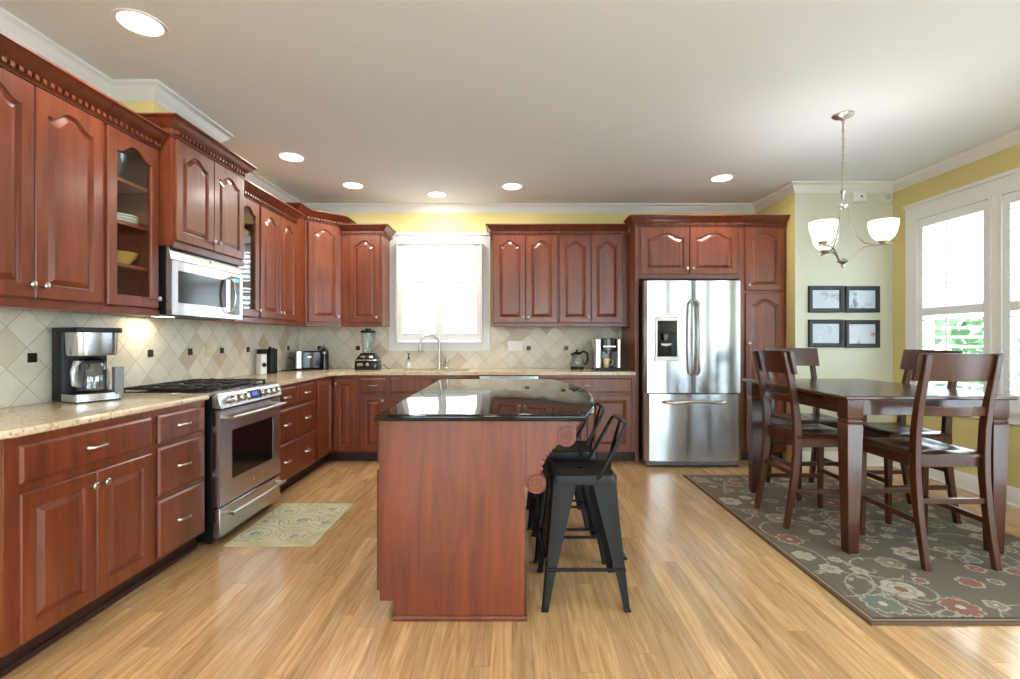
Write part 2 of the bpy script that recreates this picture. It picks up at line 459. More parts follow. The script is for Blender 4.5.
# outdoors
struct(MB().box(-30, 30, -30, 34, -0.62, -0.5).build('ground', 'paving'))
def hedge(loc, sx, sy, sz, label, seed):
    r = random.Random(seed); b = MB()
    for k in range(900):
        u = Vector((r.gauss(0, 1), r.gauss(0, 1), r.gauss(0, 1))).normalized() * (r.random() ** .3)
        p = Vector((u.x * sx, u.y * sy, sz + u.z * sz))
        a = Vector((r.gauss(0, 1), r.gauss(0, 1), r.gauss(0, 1))).normalized(); c = a.cross(Vector((r.random(), r.random(), 1))).normalized()
        s = 0.09 + r.random() * .07
        b.add([p - a * s, p - c * s * .5, p + a * s, p + c * s * .5], [(0, 1, 2, 3)])
    root = thing('shrub', label, 'shrub', loc)
    b.build('foliage', 'leaf', root)
    MB().tube([(0, 0, 0), (.03, .02, sz)], [.05, .03], 8).build('trunk', 'chair_wood', root)
hedge((6.6, 4.9, -0.5), 1.1, 1.0, .95, 'leafy green shrub outside the dining window, nearer the corner', 3)
hedge((6.6, 7.2, -0.5), 1.2, 1.1, 1.05, 'larger leafy green shrub outside the dining window, further off', 4)

# ---------------------------------------------------------------- plantation shutter windows
def shutter_window(idx, mtx, x0, x1, z0, z1, case, panels, proud, lv, rail_z=None, label='', casing_x=None, tilt=14):
    """local frame: x along the wall, -y into the room, wall face at y=0"""
    # casing
    b = MB(mtx); ax0, ax1 = casing_x or (x0 - case, x1 + case)
    b.box(ax0, x0, -.022, 0, z0 - case, z1 + case); b.box(x1, ax1, -.022, 0, z0 - case, z1 + case)
    b.box(x0, x1, -.022, 0, z1, z1 + case); b.box(x0, x1, -.022, 0, z0 - case, z0)
    b.box(ax0 - .015, ax1 + .015, -.036, 0, z1 + case, z1 + case + .03)
    if idx == 2: b.box(ax0 - .01, ax1 + .01, -.045, 0, z0 - .03, z0)
    # jamb lining and outer sash
    b.box(x0, x0 + .02, 0, WT, z0, z1); b.box(x1 - .02, x1, 0, WT, z0, z1)
    b.box(x0, x1, 0, WT, z0, z0 + .02); b.box(x0, x1, 0, WT, z1 - .02, z1)
    zm = (z0 + z1) / 2
    b.box(x0, x1, .09, .12, zm - .02, zm + .02)
    for a in panels[:-1]: 
        b.box(a[1] + .0, panels[panels.index(a) + 1][0], -.022, WT - .02, z0 + .001, z1 - .001)
    w = struct(b.build('window_%d' % idx, 'white_trim', bevel=.002))
    MB(mtx).box(x0 + .02, x1 - .02, .10, .105, z0 + .02, z1 - .02).build('pane', 'glass', w)
    root = thing('window_shutter', label, 'shutter', tuple(mtx.translation), mtx.to_euler().z)
    f = MB()
    px0, px1 = panels[0][0], panels[-1][1]
    for (a, c) in ([(px0, px1)] if len(panels) > 1 and proud > .03 else panels):
        f.box(a, a + .022, -proud, 0.02, z0, z1); f.box(c - .022, c, -proud, 0.02, z0, z1)
        f.box(a + .022, c - .022, -proud, 0.02, z1 - .022, z1); f.box(a + .022, c - .022, -proud, 0.02, z0, z0 + .022)
    f.build('frame', 'white_trim', root, bevel=.002)
    st = .048 if proud > .03 else .05
    for (a, c) in panels:
        a2 = a + (.024 if a == px0 or proud < .03 else .0015); c2 = c - (.024 if c == px1 or proud < .03 else .0015)
        p = MB(); za, zb = z0 + .024, z1 - .024
        y0, y1 = -proud + .012, -proud + .042
        p.box(a2, a2 + st, y0, y1, za, zb); p.box(c2 - st, c2, y0, y1, za, zb)
        p.box(a2 + st, c2 - st, y0, y1, za, za + .085); p.box(a2 + st, c2 - st, y0, y1, zb - .075, zb)
        spans = [(za + .085, zb - .075)]
        if rail_z:
            p.box(a2 + st, c2 - st, y0, y1, rail_z - .035, rail_z + .035)
            spans = [(za + .085, rail_z - .035), (rail_z + .035, zb - .075)]
        po = p.build('shutter_panel', 'white_trim', root, bevel=.002)
        l = MB(); tr = MB()
        for (s0, s1) in spans:
            n = max(1, round((s1 - s0) / (lv * .88)))
            for k in range(n):
                zc = s0 + (k + .5) * (s1 - s0) / n; h = lv / 2; th = math.radians(tilt)
                pr = []
                for q in range(10):
                    an = 2 * PI * q / 10; u, v = h * math.cos(an), .0045 * math.sin(an)
                    pr.append((y0 + .015 + u * math.cos(th) - v * math.sin(th), zc + u * math.sin(th) + v * math.cos(th)))
                l.loops([[(xx, yy, zz) for yy, zz in pr] for xx in (a2 + st + .002, c2 - st - .002)])
            xm = (a2 + c2) / 2
            tr.box(xm - .005, xm + .005, y0 - lv / 2 + .006, y0 - lv / 2 + .016, s0 + .02, s1 - .02)
        l.build('louvers', 'white_trim', po)
        tr.build('tilt_rod', 'white_trim', po)
    return root
shutter_window(1, Matrix.Translation((0, YB, 0)), BWX0, BWX1, BWZ0, BWZ1, .09,
               [(BWX0, -.82), (-.82, BWX1)], .075, .0635, 1.86,
               'white plantation shutter pair over the kitchen sink', tilt=26)
rw = Matrix.Translation((XR, 0, 0)) @ Matrix.Rotation(-PI / 2, 4, 'Z')   # local x = -world y
# local x runs towards the camera on this wall
o = shutter_window(2, rw, -4.474, -2.986, NZ0, NZ1, .11, [(-4.474, -3.76), (-3.70, -2.986)], .028, .089, 1.49,
               'tall white plantation shutters on the window beside the dining table')
struct(MB().box(-4.62, -2.9, -.06, .0, NZ0 - .03, NZ0).build('windowsill', 'white_trim', None)) if False else None

# ---------------------------------------------------------------- cabinet building
def arch_outline(x0, x1, z0, z1, rise, d, n=22):
    """closed outline: bottom-left, bottom-right, right shoulder, arch, left shoulder; inset by d"""
    x0 += d; x1 -= d; z0 += d; z1 -= d
    if rise <= 0: return [(x0, z0), (x1, z0), (x1, z1), (x0, z1)]
    c, h = (x0 + x1) / 2, (x1 - x0) / 2
    pts = [(x0, z0), (x1, z0)]
    for i in range(n + 1):
        u = 1 - 2 * i / n
        t = min(1, max(0, (.86 - abs(u)) / .74)); s = t * t * (3 - 2 * t)
        pts.append((c + u * h, z1 - rise * (1 - s)))
    return pts
def rect_like(pts, x0, x1, z0, z1, d):
    """outer rectangle sampled to match an arch outline"""
    x0 += d; x1 -= d; z0 += d; z1 -= d
    if len(pts) == 4: return [(x0, z0), (x1, z0), (x1, z1), (x0, z1)]
    out = [(x0, z0), (x1, z0)]; q = pts[2:]
    for i, p in enumerate(q):
        out.append((x1 if i == 0 else (x0 if i == len(q) - 1 else p[0]), z1))
    return out
def door_mesh(x0, x1, z0, z1, rise=0, stile=.056, y=0, glazed=False):
    base = arch_outline(x0, x1, z0, z1, rise, stile)
    mk = lambda pts, yy: [(a, yy, c) for a, c in pts]
    L = [mk(rect_like(base, x0, x1, z0, z1, 0), y), mk(rect_like(base, x0, x1, z0, z1, 0), y - .015),
         mk(rect_like(base, x0, x1, z0, z1, .004), y - .020), mk(base, y - .020)]
    b = MB()
    A = lambda d: arch_outline(x0, x1, z0, z1, rise, stile + d)
    if glazed:
        L += [mk(A(.004), y - .014), mk(A(.004), y)]
        L.append(L[0])
        b.loops(L, False, False)
    else:
        L += [mk(A(.004), y - .009), mk(A(.011), y - .007), mk(A(.036), y - .018)]
        b.loops(L)
    return b
def knob(x, z, parent, y=-.020):
    b = MB(); b.lathe([(.006, 0), (.006, .012), (.010, .016), (.015, .022), (.015, .027), (.009, .031), (.0, .032)], (x, y, z), 16, 'y')
    return b.build('knob', 'nickel', parent)
def pull(x, z, parent, y=-.020, w=.085):
    pts = [(x - w / 2, y, z), (x - w / 2 + .004, y - .016, z), (x - w / 4, y - .026, z), (x, y - .028, z), (x + w / 4, y - .026, z), (x + w / 2 - .004, y - .016, z), (x + w / 2, y, z)]
    return MB().tube(pts, [.007, .005, .0045, .0055, .0045, .005, .007], 8, flat=1.3).build('pull', 'nickel', parent)
def add_door(root, x0, x1, z0, z1, rise=.05, side='r', low=True, y=0, glazed=False, mat='cherry', stile=.056):
    d = door_mesh(x0, x1, z0, z1, rise, stile, y, glazed).build('door', mat, root, sharp=12)
    kx = (x1 - .028) if side == 'r' else (x0 + .028)
    kz = (z0 + .055) if low else (z1 - .055)
    if side: knob(kx, kz, d, y - .020)
    if glazed:
        MB().box(x0 + stile - .006, x1 - stile + .006, y - .010, y - .006, z0 + stile - .006, z1 - stile + .004).build('pane', 'glass', d)
    return d
def add_drawer(root, x0, x1, z0, z1, pulls=(0.5,), mat='cherry', y=0):
    mk = lambda d, yy: [(x0 + d, yy, z0 + d), (x1 - d, yy, z0 + d), (x1 - d, yy, z1 - d), (x0 + d, yy, z1 - d)]
    d = MB().loops([mk(0, y), mk(0, y - .012), mk(.010, y - .020)]).build('drawer', mat, root)
    for p in pulls: pull(x0 + (x1 - x0) * p, (z0 + z1) / 2, d, y - .020)
    return d

CROWN = [(0, 0), (.010, 0), (.010, .010), (.014, .014), (.014, .040), (.020, .044), (.026, .050), (.036, .058), (.050, .072), (.060, .088), (.066, .092), (.075, .094), (.075, .104), (0, .104)]
def add_crown(root, path, z):
    c = MB().sweep([(o, z + h) for o, h in CROWN], path).build('crown_moulding', 'cherry_trim', root)
    P = [Vector(p) for p in path]; N = []
    for i, p in enumerate(P):
        d1 = (p - P[i - 1]).normalized() if i else (P[1] - p).normalized()
        d2 = (P[i + 1] - p).normalized() if i < len(P) - 1 else d1
        n1, n2 = Vector((d1.y, -d1.x)), Vector((d2.y, -d2.x)); m = n1 + n2; m /= m.dot(n1); N.append(m)
    outer = []
    for i in range(len(P) - 1):
        a, e = P[i], P[i + 1]; L = (e - a).length; t = (e - a) / L; nn = Vector((t.y, -t.x))
        n = max(1, int(L / .034))
        outer.append(a + N[i] * .013)
        for k in range(n):
            q = (k + .5) * L / n
            outer += [a + t * (q - .009) + nn * .013, a + t * (q - .009) + nn * .030, a + t * (q + .009) + nn * .030, a + t * (q + .009) + nn * .013]
    outer.append(P[-1] + N[-1] * .013)
    outer += [P[i] + N[i] * .009 for i in range(len(P) - 1, -1, -1)]
    d = MB().prism([(p.x, p.y) for p in outer], z + .016, z + .036)
    d.build('dentil_trim', 'cherry', c)
    return c
def rot_left(y): return (PI / 2)
# upper cabinet in local frame; x width, y depth, z absolute
def upper(name, label, loc, rz, w, dep, z0, z1, crown, n=2, doors=None, open_front=False, rise=.05, cat='cabinet', shelves=3):
    root = thing(name, label, cat, (loc[0], loc[1], 0), rz)
    b = MB()
    if open_front:
        t = .019
        b.box(0, t, 0, dep, z0, z1); b.box(w - t, w, 0, dep, z0, z1); b.box(t, w - t, dep - .008, dep, z0, z1)
        b.box(t, w - t, 0, dep, z0, z0 + .03); b.box(t, w - t, 0, dep, z1 - .02, z1)
        b.box(t, .04, 0, .02, z0, z1); b.box(w - .04, w - t, 0, .02, z0, z1)
        b.build('carcass', 'cherry', root)
        for k in range(1, shelves + 1):
            z = z0 + .03 + (z1 - z0 - .05) * k / (shelves + 1)
            MB().box(t + .001, w - t - .001, .03, dep - .01, z - .009, z + .009).build('shelf', 'cabinet_inside', root, bevel=.001)
    else:
        b.box(0, w, 0, dep, z0, z1); b.build('carcass', 'cherry', root, bevel=.001)
    MB().box(0, w, -.012, .006, z0 - .012, z0 + .026).build('light_rail', 'cherry_trim', root, bevel=.003)
    g = .004
    if doors is None:
        m = .012; step = (w - 2 * m) / n
        doors = [(m + i * step + g / 2, m + (i + 1) * step - g / 2) for i in range(n)]
    for i, (a, c) in enumerate(doors):
        side = ('r' if i % 2 == 0 else 'l') if len(doors) > 1 else 'r'
        add_door(root, a, c, z0 + .034, z1 - .012, rise, side, True, glazed=open_front)
    if crown: add_crown(root, crown(w, dep), z1 - .004)
    return root

Z0, Z1, Z1T = 1.388, 2.362, 2.452
straight = lambda w, d: [(0, 0), (w, 0)]
XU = -2.10; DU = XU - XL - .003
HALF = PI / 2
upper('wall_cabinet', 'cherry upper cabinet with two arched doors, at the left edge of the picture', (XU, 1.75), HALF, .733, DU, Z0, Z1, lambda w, d: [(0, d), (0, 0), (w, 0)])
g1 = upper('wall_cabinet', 'cherry upper cabinet with a glass door left of the microwave', (XU, 2.485), HALF, .388, DU, Z0, Z1, lambda w, d: [(0, 0), (w, 0), (w, d)], n=1, open_front=True)
XM = -2.02
upper('wall_cabinet', 'short raised cherry cabinet with two arched doors above the microwave', (XM, 2.88), HALF, .76, XM - XL - .003, 1.80, Z1T, lambda w, d: [(0, d), (0, 0), (w, 0), (w, d)], rise=.045)
g2 = upper('wall_cabinet', 'narrow cherry upper cabinet with a glass door just beyond the microwave', (XU, 3.645), HALF, .365, DU, Z0, Z1, straight, n=1, open_front=True)
upper('wall_cabinet', 'cherry upper cabinet with two slim arched doors beside the corner cabinet', (XU, 4.012), HALF, .70, DU, Z0, Z1, straight, doors=[(.012, .342), (.346, .676)])
# diagonal corner cabinet
root = thing('corner_cabinet', 'tall diagonal cherry corner cabinet between the two runs of upper cabinets', 'cabinet', (0, 0, 0))
foot = [(XL + .003, 4.716), (XU + .008, 4.716), (XU + .008, 4.91), (-1.825, 5.185), (-1.825, YB - .003), (XL + .003, YB - .003)]
MB().prism(foot, Z0, Z1T).build('carcass', 'cherry', root, bevel=.001)
add_crown(root, [foot[0], foot[1], foot[2], foot[3], foot[4]], Z1T - .004)
MB().sweep([(-.004, Z0 - .012), (.012, Z0 - .012), (.012, Z0 + .026), (-.004, Z0 + .026)], [foot[1], foot[2], foot[3]]).build('light_rail', 'cherry_trim', root)
a, c = Vector((foot[2][0], foot[2][1], 0)), Vector((foot[3][0], foot[3][1], 0))
dd = door_mesh(.022, (c - a).length - .022, Z0 + .034, Z1T - .012, .05)
ang = math.atan2(c.y - a.y, c.x - a.x)
dd.v = [tuple(Matrix.Translation(a) @ Matrix.Rotation(ang, 4, 'Z') @ Vector(p)) for p in dd.v]
d = dd.build('door', 'cherry', root, sharp=12)
kb = MB(Matrix.Translation(a) @ Matrix.Rotation(ang, 4, 'Z')); kb.lathe([(.006, 0), (.006, .012), (.010, .016), (.015, .022), (.015, .027), (.009, .031), (0, .032)], ((c - a).length - .05, -.020, Z0 + .09), 16, 'y')
kb.build('knob', 'nickel', d)
YU = 5.19; DUB = YB - YU - .003
upper('wall_cabinet', 'single-door cherry upper cabinet left of the sink window', (-1.822, YU), 0, .437, DUB, Z0, Z1, lambda w, d: [(0, 0), (w, 0), (w, d)], doors=[(.085, .41)])
upper('wall_cabinet', 'cherry upper cabinet with two arched doors directly right of the sink window', (-.205, YU), 0, .70, DUB, Z0, Z1, lambda w, d: [(0, d), (0, 0), (w, 0)])
upper('wall_cabinet', 'cherry upper cabinet with two arched doors next to the refrigerator surround', (.497, YU), 0, .745, DUB, Z0, Z1, straight, doors=[(.012, .345), (.349, .682)])
# refrigerator surround, over-fridge cabinet and pantry
YF = 4.91; DF = YB - YF - .003; ZT = 2.385
root = thing('fridge_cabinet', 'deep cherry cabinet and side panels framing the refrigerator', 'cabinet', (0, YF, 0))
MB().box(1.247, 1.285, 0, DF, 0, ZT).build('side_panel', 'cherry', root, bevel=.001)
MB().box(2.292, 2.304, 0, DF, 0, ZT).build('side_panel', 'cherry', root, bevel=.001)
MB().box(1.286, 2.291, 0, DF, 1.855, ZT).build('carcass', 'cherry', root, bevel=.001)
add_door(root, 1.303, 1.790, 1.90, ZT - .014, .05, 'r'); add_door(root, 1.796, 2.275, 1.90, ZT - .014, .05, 'l')
add_crown(root, [(1.247, .20), (1.247, 0), (2.304, 0)], ZT - .004)
root = thing('pantry_cabinet', 'tall narrow cherry pantry cabinet right of the refrigerator', 'cabinet', (2.306, YF, 0))
w = XN - .004 - 2.306
MB().box(0, w, 0, DF, .1, ZT).build('carcass', 'cherry', root, bevel=.001)
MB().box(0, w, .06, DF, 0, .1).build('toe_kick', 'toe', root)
add_door(root, .05, w - .035, 1.735, ZT - .014, .05, 'l'); 
d = add_door(root, .05, w - .035, .14, 1.705, .05, None); knob(.078, 1.2, d)
add_crown(root, [(0, 0), (w, 0)], ZT - .004)

# base cabinets
ZB0, ZB1 = .10, .882
def base(name, label, loc, rz, w, dep=.585, drawers=(), doors=(), hollow=False):
    root = thing(name, label, 'cabinet', (loc[0], loc[1], 0), rz)
    if hollow: MB().box(0, w, 0, dep, ZB0, .66).box(0, w, 0, .09, .66, ZB1).build('carcass', 'cherry', root)
    else: MB().box(0, w, 0, dep, ZB0, ZB1).build('carcass', 'cherry', root, bevel=.001)
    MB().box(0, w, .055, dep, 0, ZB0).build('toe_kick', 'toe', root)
    MB().box(0, w, .043, .055, 0, .025).build('shoe_moulding', 'toe', root, bevel=.004)
    for (a, c, z0, z1, p) in drawers: add_drawer(root, a, c, z0, z1, p)
    for (a, c, z0, z1, s) in doors: add_door(root, a, c, z0, z1, 0, s, False)
    return root
XB = -1.825; DB = XB - XL - .003
base('base_cabinet', 'large cherry base cabinet with one wide drawer over two doors, under the coffee maker', (XB, 1.74), HALF, .715, DB,
     [(.045, .695, .705, .848, (.5,))], [(.045, .367, .118, .668, 'r'), (.372, .695, .118, .668, 'l')])
base('drawer_cabinet', 'cherry base cabinet with three stacked drawers left of the stove', (XB, 2.457), HALF, .425, DB,
     [(.025, .395, .705, .848, (.5,)), (.025, .395, .435, .68, (.5,)), (.025, .395, .118, .408, (.5,))])
base('drawer_cabinet', 'cherry base cabinet right of the stove with two small drawers over two wide ones', (XB, 3.68), HALF, .81, DB,
     [(.02, .385, .705, .848, (.5,)), (.41, .775, .705, .848, (.5,)), (.02, .775, .43, .68, (.25, .77)), (.02, .775, .118, .405, (.25, .77))])
YBF = 4.91
root = thing('corner_base_cabinet', 'cherry corner base cabinet with folding door at the bend of the counter', 'cabinet', (0, 0, 0))
MB().prism([(XL + .003, 4.492), (XB, 4.492), (XB, YBF), (-1.562, YBF), (-1.562, YB - .003), (XL + .003, YB - .003)], ZB0, ZB1).build('carcass', 'cherry', root, bevel=.001)
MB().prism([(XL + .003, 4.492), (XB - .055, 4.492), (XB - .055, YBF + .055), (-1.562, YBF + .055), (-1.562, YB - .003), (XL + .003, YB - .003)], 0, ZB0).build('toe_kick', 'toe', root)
mm = door_mesh(.02, .39, .118, .848, 0); mt = Matrix.Translation((XB, 4.492, 0)) @ Matrix.Rotation(HALF, 4, 'Z')
mm.v = [tuple(mt @ Vector(p)) for p in mm.v]; mm.build('door', 'cherry', root, sharp=12)
mm = door_mesh(.025, .245, .118, .848, 0); mt = Matrix.Translation((XB, YBF, 0))
mm.v = [tuple(mt @ Vector(p)) for p in mm.v]; d = mm.build('door', 'cherry', root, sharp=12)
knob(XB + .05, .795, d, YBF - .020)
base('base_cabinet', 'narrow cherry base cabinet with one drawer over one door, below the blender', (-1.56, YBF), 0, .31, .6,
     [(.03, .285, .705, .848, (.5,))], [(.03, .285, .118, .68, 'r')])
base('sink_cabinet', 'wide cherry sink base cabinet under the window', (-1.248, YBF), 0, .915, .6,
     [(.02, .45, .705, .848, ()), (.465, .895, .705, .848, ())], [(.02, .455, .118, .68, 'r'), (.46, .895, .118, .68, 'l')], hollow=True)
base('base_cabinet', 'cherry base cabinet with wide drawer left of the refrigerator, under the pod coffee machine', (.275, YBF), 0, .97, .6,
     [(.03, .935, .705, .848, (.5,))], [(.03, .48, .118, .68, 'r'), (.485, .935, .118, .68, 'l')])
# dishwasher
root = thing('dishwasher', 'stainless dishwasher built in between sink and right base cabinet', 'dishwasher', (-.33, YBF, 0))
MB().box(0, .6, .0, .58, .1, .878).build('body', 'black_plastic', root)
MB().box(.004, .596, -.025, 0, .12, .79).build('door', 'steel', root, bevel=.004)
MB().box(.004, .596, -.030, 0, .795, .872).build('control_panel', 'steel', root, bevel=.004)
MB().box(0, .6, .05, .58, 0, .1).build('kick_plate', 'black_plastic', root)

# ---------------------------------------------------------------- countertops
ZK = .914
b = MB()
xe = XB + .03
b.prism([(XL + .002, 1.715)] + arc(xe - .05, 1.765, .05, -90, 0, 6) + [(xe, 2.885), (XL + .002, 2.885)], ZB1, ZK)
tag(b.build('countertop', 'granite', bevel=.012, seg=4), 'speckled beige granite countertop left of the stove, under the coffee maker', 'countertop')
b = MB()
SX0, SX1, SY0, SY1 = -1.19, -.46, 5.03, 5.36
ye = YBF - .03
b.prism([(XL + .002, 3.675), (xe, 3.675), (xe, ye - .12), (xe + .12, ye), (SX0, ye), (SX0, YB - .002), (XL + .002, YB - .002)], ZB1, ZK)
b.box(SX0, SX1, ye, SY0, ZB1, ZK); b.box(SX0, SX1, SY1, YB - .002, ZB1, ZK); b.box(SX1, 1.245, ye, YB - .002, ZB1, ZK)
tag(b.build('countertop', 'granite', bevel=.0), 'speckled beige granite countertop wrapping the corner and running under the window', 'countertop')
root = thing('kitchen_sink', 'undermounted stainless sink below the window', 'sink', (0, 0, 0))
b = MB(); t = .004
b.box(SX0, SX1, SY0, SY1, .70, .704)
b.box(SX0 + .001, SX0 + t, SY0, SY1, .70, .8815); b.box(SX1 - t, SX1 - .001, SY0, SY1, .70, .8815); b.box(SX0, SX1, SY0 + .001, SY0 + t, .70, .8815); b.box(SX0, SX1, SY1 - t, SY1 - .001, .70, .8815)
b.build('basin', 'steel', root)
MB().lathe([(.04, 0), (.04, .003), (.02, .004), (0, .004)], (-.82, 5.2, .704), 20).build('drain', 'chrome', root)

# backsplash
ZS = Z0 - .0005
root = struct(MB().box(XL + .0005, XL + .010, 1.715, YB - .001, ZK + .001, ZS).build('trim_2', 'tile'))
root2 = struct(MB().box(XL + .011, BWX0 - .092, YB - .010, YB - .0005, ZK + .001, ZS).box(BWX0 - .092, BWX1 + .092, YB - .010, YB - .0005, ZK + .001, 1.109).box(BWX1 + .092, 1.245, YB - .010, YB - .0005, ZK + .001, ZS).build('trim_3', 'tile'))
for y in (2.445, 3.245, 3.645, 4.045, 4.445, 4.845, 5.245, 2.845, 2.045):
    MB().box(XL + .009, XL + .0145, y - .024, y + .024, 1.148 - .024, 1.148 + .024).build('accent_tile', 'bronze', root, bevel=.002)
for x in (-2.185, -1.75, .190, .615):
    MB().box(x - .024, x + .024, YB - .0145, YB - .009, 1.142 - .024, 1.142 + .024).build('accent_tile', 'bronze', root2, bevel=.002)
MB().box(XL + .001, XL + .030, 1.715, 1.72, ZK, 1.30) if False else None
# outlet and switch plates
root = thing('outlet_plate', 'double white outlet and switch plate on the tiles right of the sink window', 'outlet', (.035, YB - .010, 1.165))
MB().box(-.085, .085, -.006, 0, -.057, .057).build('plate', 'white_plastic', root, bevel=.003)
for x in (-.045, .045): MB().box(x - .017, x + .017, -.010, -.006, -.034, .034).build('switch', 'white_plastic', root, bevel=.002)
root = thing('outlet_plate', 'small cream outlet plate on the tiles behind the stove', 'outlet', (XL + .010, 3.86, 1.16), HALF)
MB().box(-.036, .036, -.006, 0, -.057, .057).build('plate', 'cream_ceramic', root, bevel=.003)
for z in (-.024, .024): MB().box(-.015, .015, -.009, -.006, z - .014, z + .014).build('socket', 'cream_ceramic', root, bevel=.002)

# ---------------------------------------------------------------- stove
XR_ = -1.765
root = thing('stove', 'stainless gas stove with black grates between the left base cabinets', 'stove', (XR_, 2.90, 0), HALF)
SW = .764; SD = XR_ - XL - .02
MB().box(.006, SW - .006, .03, SD, .03, .895).build('body', 'black_plastic', root, bevel=.003)
b = MB()
for x in (.05, SW - .05):
    for y in (.08, SD - .06): b.cyl((x, y, 0), (x, y, .035), .018, 10)
b.build('foot', 'black_plastic', root)
MB().box(0, SW, .012, SD, .896, .918).build('cooktop', 'steel', root, bevel=.004)
MB().box(.03, SW - .03, .075, SD - .035, .918, .922).build('burner_tray', 'black_gloss', root, bevel=.002)
cp_ = [(-.028, .822), (.03, .822), (.03, .9175), (.012, .9175), (-.006, .912)]
MB().prism([(p[0], p[1]) for p in cp_], 0.0, SW, 'x').build('control_panel', 'steel', root, bevel=.004)
pn = Vector((0, -.912 + .822, .022)).normalized()   # unused tilt helper
tilt = math.atan2(.022, .09)
for kx in (.11, .185, .26, .525, .60, .675):
    k = MB(Matrix.Translation((kx, -.017, .868)) @ Matrix.Rotation(-tilt, 4, 'X'))
    k.lathe([(.026, 0), (.026, .006), (.021, .009), (.019, .032), (.015, .036), (0, .036)], (0, 0, 0), 18, 'y')
    k.box(-.004, .004, -.041, -.03, -.018, .018)
    k.build('knob', 'chrome', root)
k = MB(Matrix.Translation((.393, -.017, .868)) @ Matrix.Rotation(-tilt, 4, 'X')); k.box(-.085, .085, -.004, .01, -.028, .030)
dsp = k.build('display', 'black_gloss', root, bevel=.002)
k = MB(Matrix.Translation((.393, -.017, .868)) @ Matrix.Rotation(-tilt, 4, 'X')); k.box(-.035, .035, -.0055, -.003, -.008, .018)
k.build('lit_screen', 'blue_display', dsp)
# oven door
b = MB()
wx0, wx1, wz0, wz1 = .13, SW - .11, .37, .675
b.box(.003, SW - .003, -.016, .028, .235, wz0); b.box(.003, SW - .003, -.016, .028, wz1, .812)
b.box(.003, wx0, -.016, .028, wz0, wz1); b.box(wx1, SW - .003, -.016, .028, wz0, wz1)
od = b.build('oven_door', 'steel', root)
MB().box(wx0, wx1, -.013, .02, wz0, wz1).build('window', 'black_gloss', od)
def bar_handle(parent, x0, x1, z, y, out=.055, r=.011):
    b = MB(); b.tube([(x0, y - out, z), ((x0 + x1) / 2, y - out - .008, z), (x1, y - out, z)], r, 12)
    b.tube([(x0 + .02, y, z), (x0 + .015, y - out, z)], [.012, .009], 10); b.tube([(x1 - .02, y, z), (x1 - .015, y - out, z)], [.012, .009], 10)
    return b.build('handle', 'nickel', parent)
bar_handle(od, .04, SW - .04, .765, -.016)
wd = MB().box(.003, SW - .003, -.016, .028, .05, .222).build('warming_drawer', 'steel', root, bevel=.004)
bar_handle(wd, .04, SW - .04, .185, -.016)
MB().lathe([(.011, 0), (.011, .002), (0, .003)], (.40, -.016, .29), 18, 'y').build('badge', 'chrome', od)
# burners and grates
spots = [(.17, .20), (.17, .46), (.382, .33), (.594, .20), (.594, .46)]
for (x, y) in spots:
    MB().lathe([(.05, .922), (.05, .93), (.038, .934), (.038, .94), (.0, .942)], (x, y, 0), 20).build('burner', 'iron', root)
for gi, (gx0, gx1) in enumerate([(.035, .262), (.268, .496), (.502, .729)]):
    b = MB(); y0, y1 = .08, SD - .045; zt = .947; t = .0075
    for x in (gx0 + .008, gx1 - .008): b.box(x - t, x + t, y0, y1, zt - .012, zt)
    for y in (y0 + .006, (y0 + y1) / 2, y1 - .006): b.box(gx0, gx1, y - t, y + t, zt - .012, zt)
    for yc in ((y0 * 3 + y1) / 4, (y0 + 3 * y1) / 4):
        b.box((gx0 + gx1) / 2 - t, (gx0 + gx1) / 2 + t, yc - .11, yc - .03, zt - .012, zt + .004); b.box((gx0 + gx1) / 2 - t, (gx0 + gx1) / 2 + t, yc + .03, yc + .11, zt - .012, zt + .004)
        b.box(gx0, gx0 + .085, yc - t, yc + t, zt - .012, zt + .004); b.box(gx1 - .085, gx1, yc - t, yc + t, zt - .012, zt + .004)
    for x in (gx0 + .008, gx1 - .008):
        for y in (y0 + .006, y1 - .006): b.box(x - .008, x + .008, y - .008, y + .008, .922, zt)
    b.build('grate', 'iron', root, bevel=.002)

# ---------------------------------------------------------------- microwave
XMW = -2.03
root = thing('microwave', 'stainless over-the-range microwave with black window above the stove', 'microwave', (XMW, 2.882, 1.388), HALF)
MD = XMW - XL - .005; MW, MH = .756, .408
MB().box(0, MW, .025, MD, 0, MH).build('body', 'black_plastic', root, bevel=.003)
b = MB(); b.prism([(-.004, .333), (.024, .333), (.024, MH), (.010, MH)], .001, MW - .001, 'x')
v = b.build('top_vent', 'steel', root, bevel=.002)
b = MB(); wx0, wx1, wz0, wz1 = .055, .55, .075, .27
b.box(.001, MW - .001, -.008, .024, .002, wz0); b.box(.001, MW - .001, -.008, .024, wz1, .328); b.box(.001, wx0, -.008, .024, wz0, wz1); b.box(wx1, MW - .001, -.008, .024, wz0, wz1)
dr = b.build('door', 'steel', root)
MB().box(wx0, wx1, -.006, .02, wz0, wz1).build('window', 'black_gloss', dr)
MB().box(.60, .72, -.0095, -.006, .03, .31).build('control_panel', 'black_gloss', dr)
MB().box(.62, .70, -.0105, -.009, .27, .295).build('clock', 'green_led', dr)
b = MB(); b.tube([(.575, -.008, .04), (.572, -.045, .055), (.572, -.058, .11), (.572, -.062, .165), (.572, -.058, .22), (.572, -.045, .275), (.575, -.008, .29)], [.010, .010, .009, .009, .009, .010, .010], 10)
b.build('handle', 'chrome', dr)
MB().lathe([(.012, 0), (.012, .002), (0, .003)], (.40, -.001, .37), 18, 'y').build('badge', 'chrome', v)
ul = MB().box(.2, .32, .20, .26, -.003, 0).build('task_lamp', 'lamp_lens', root)
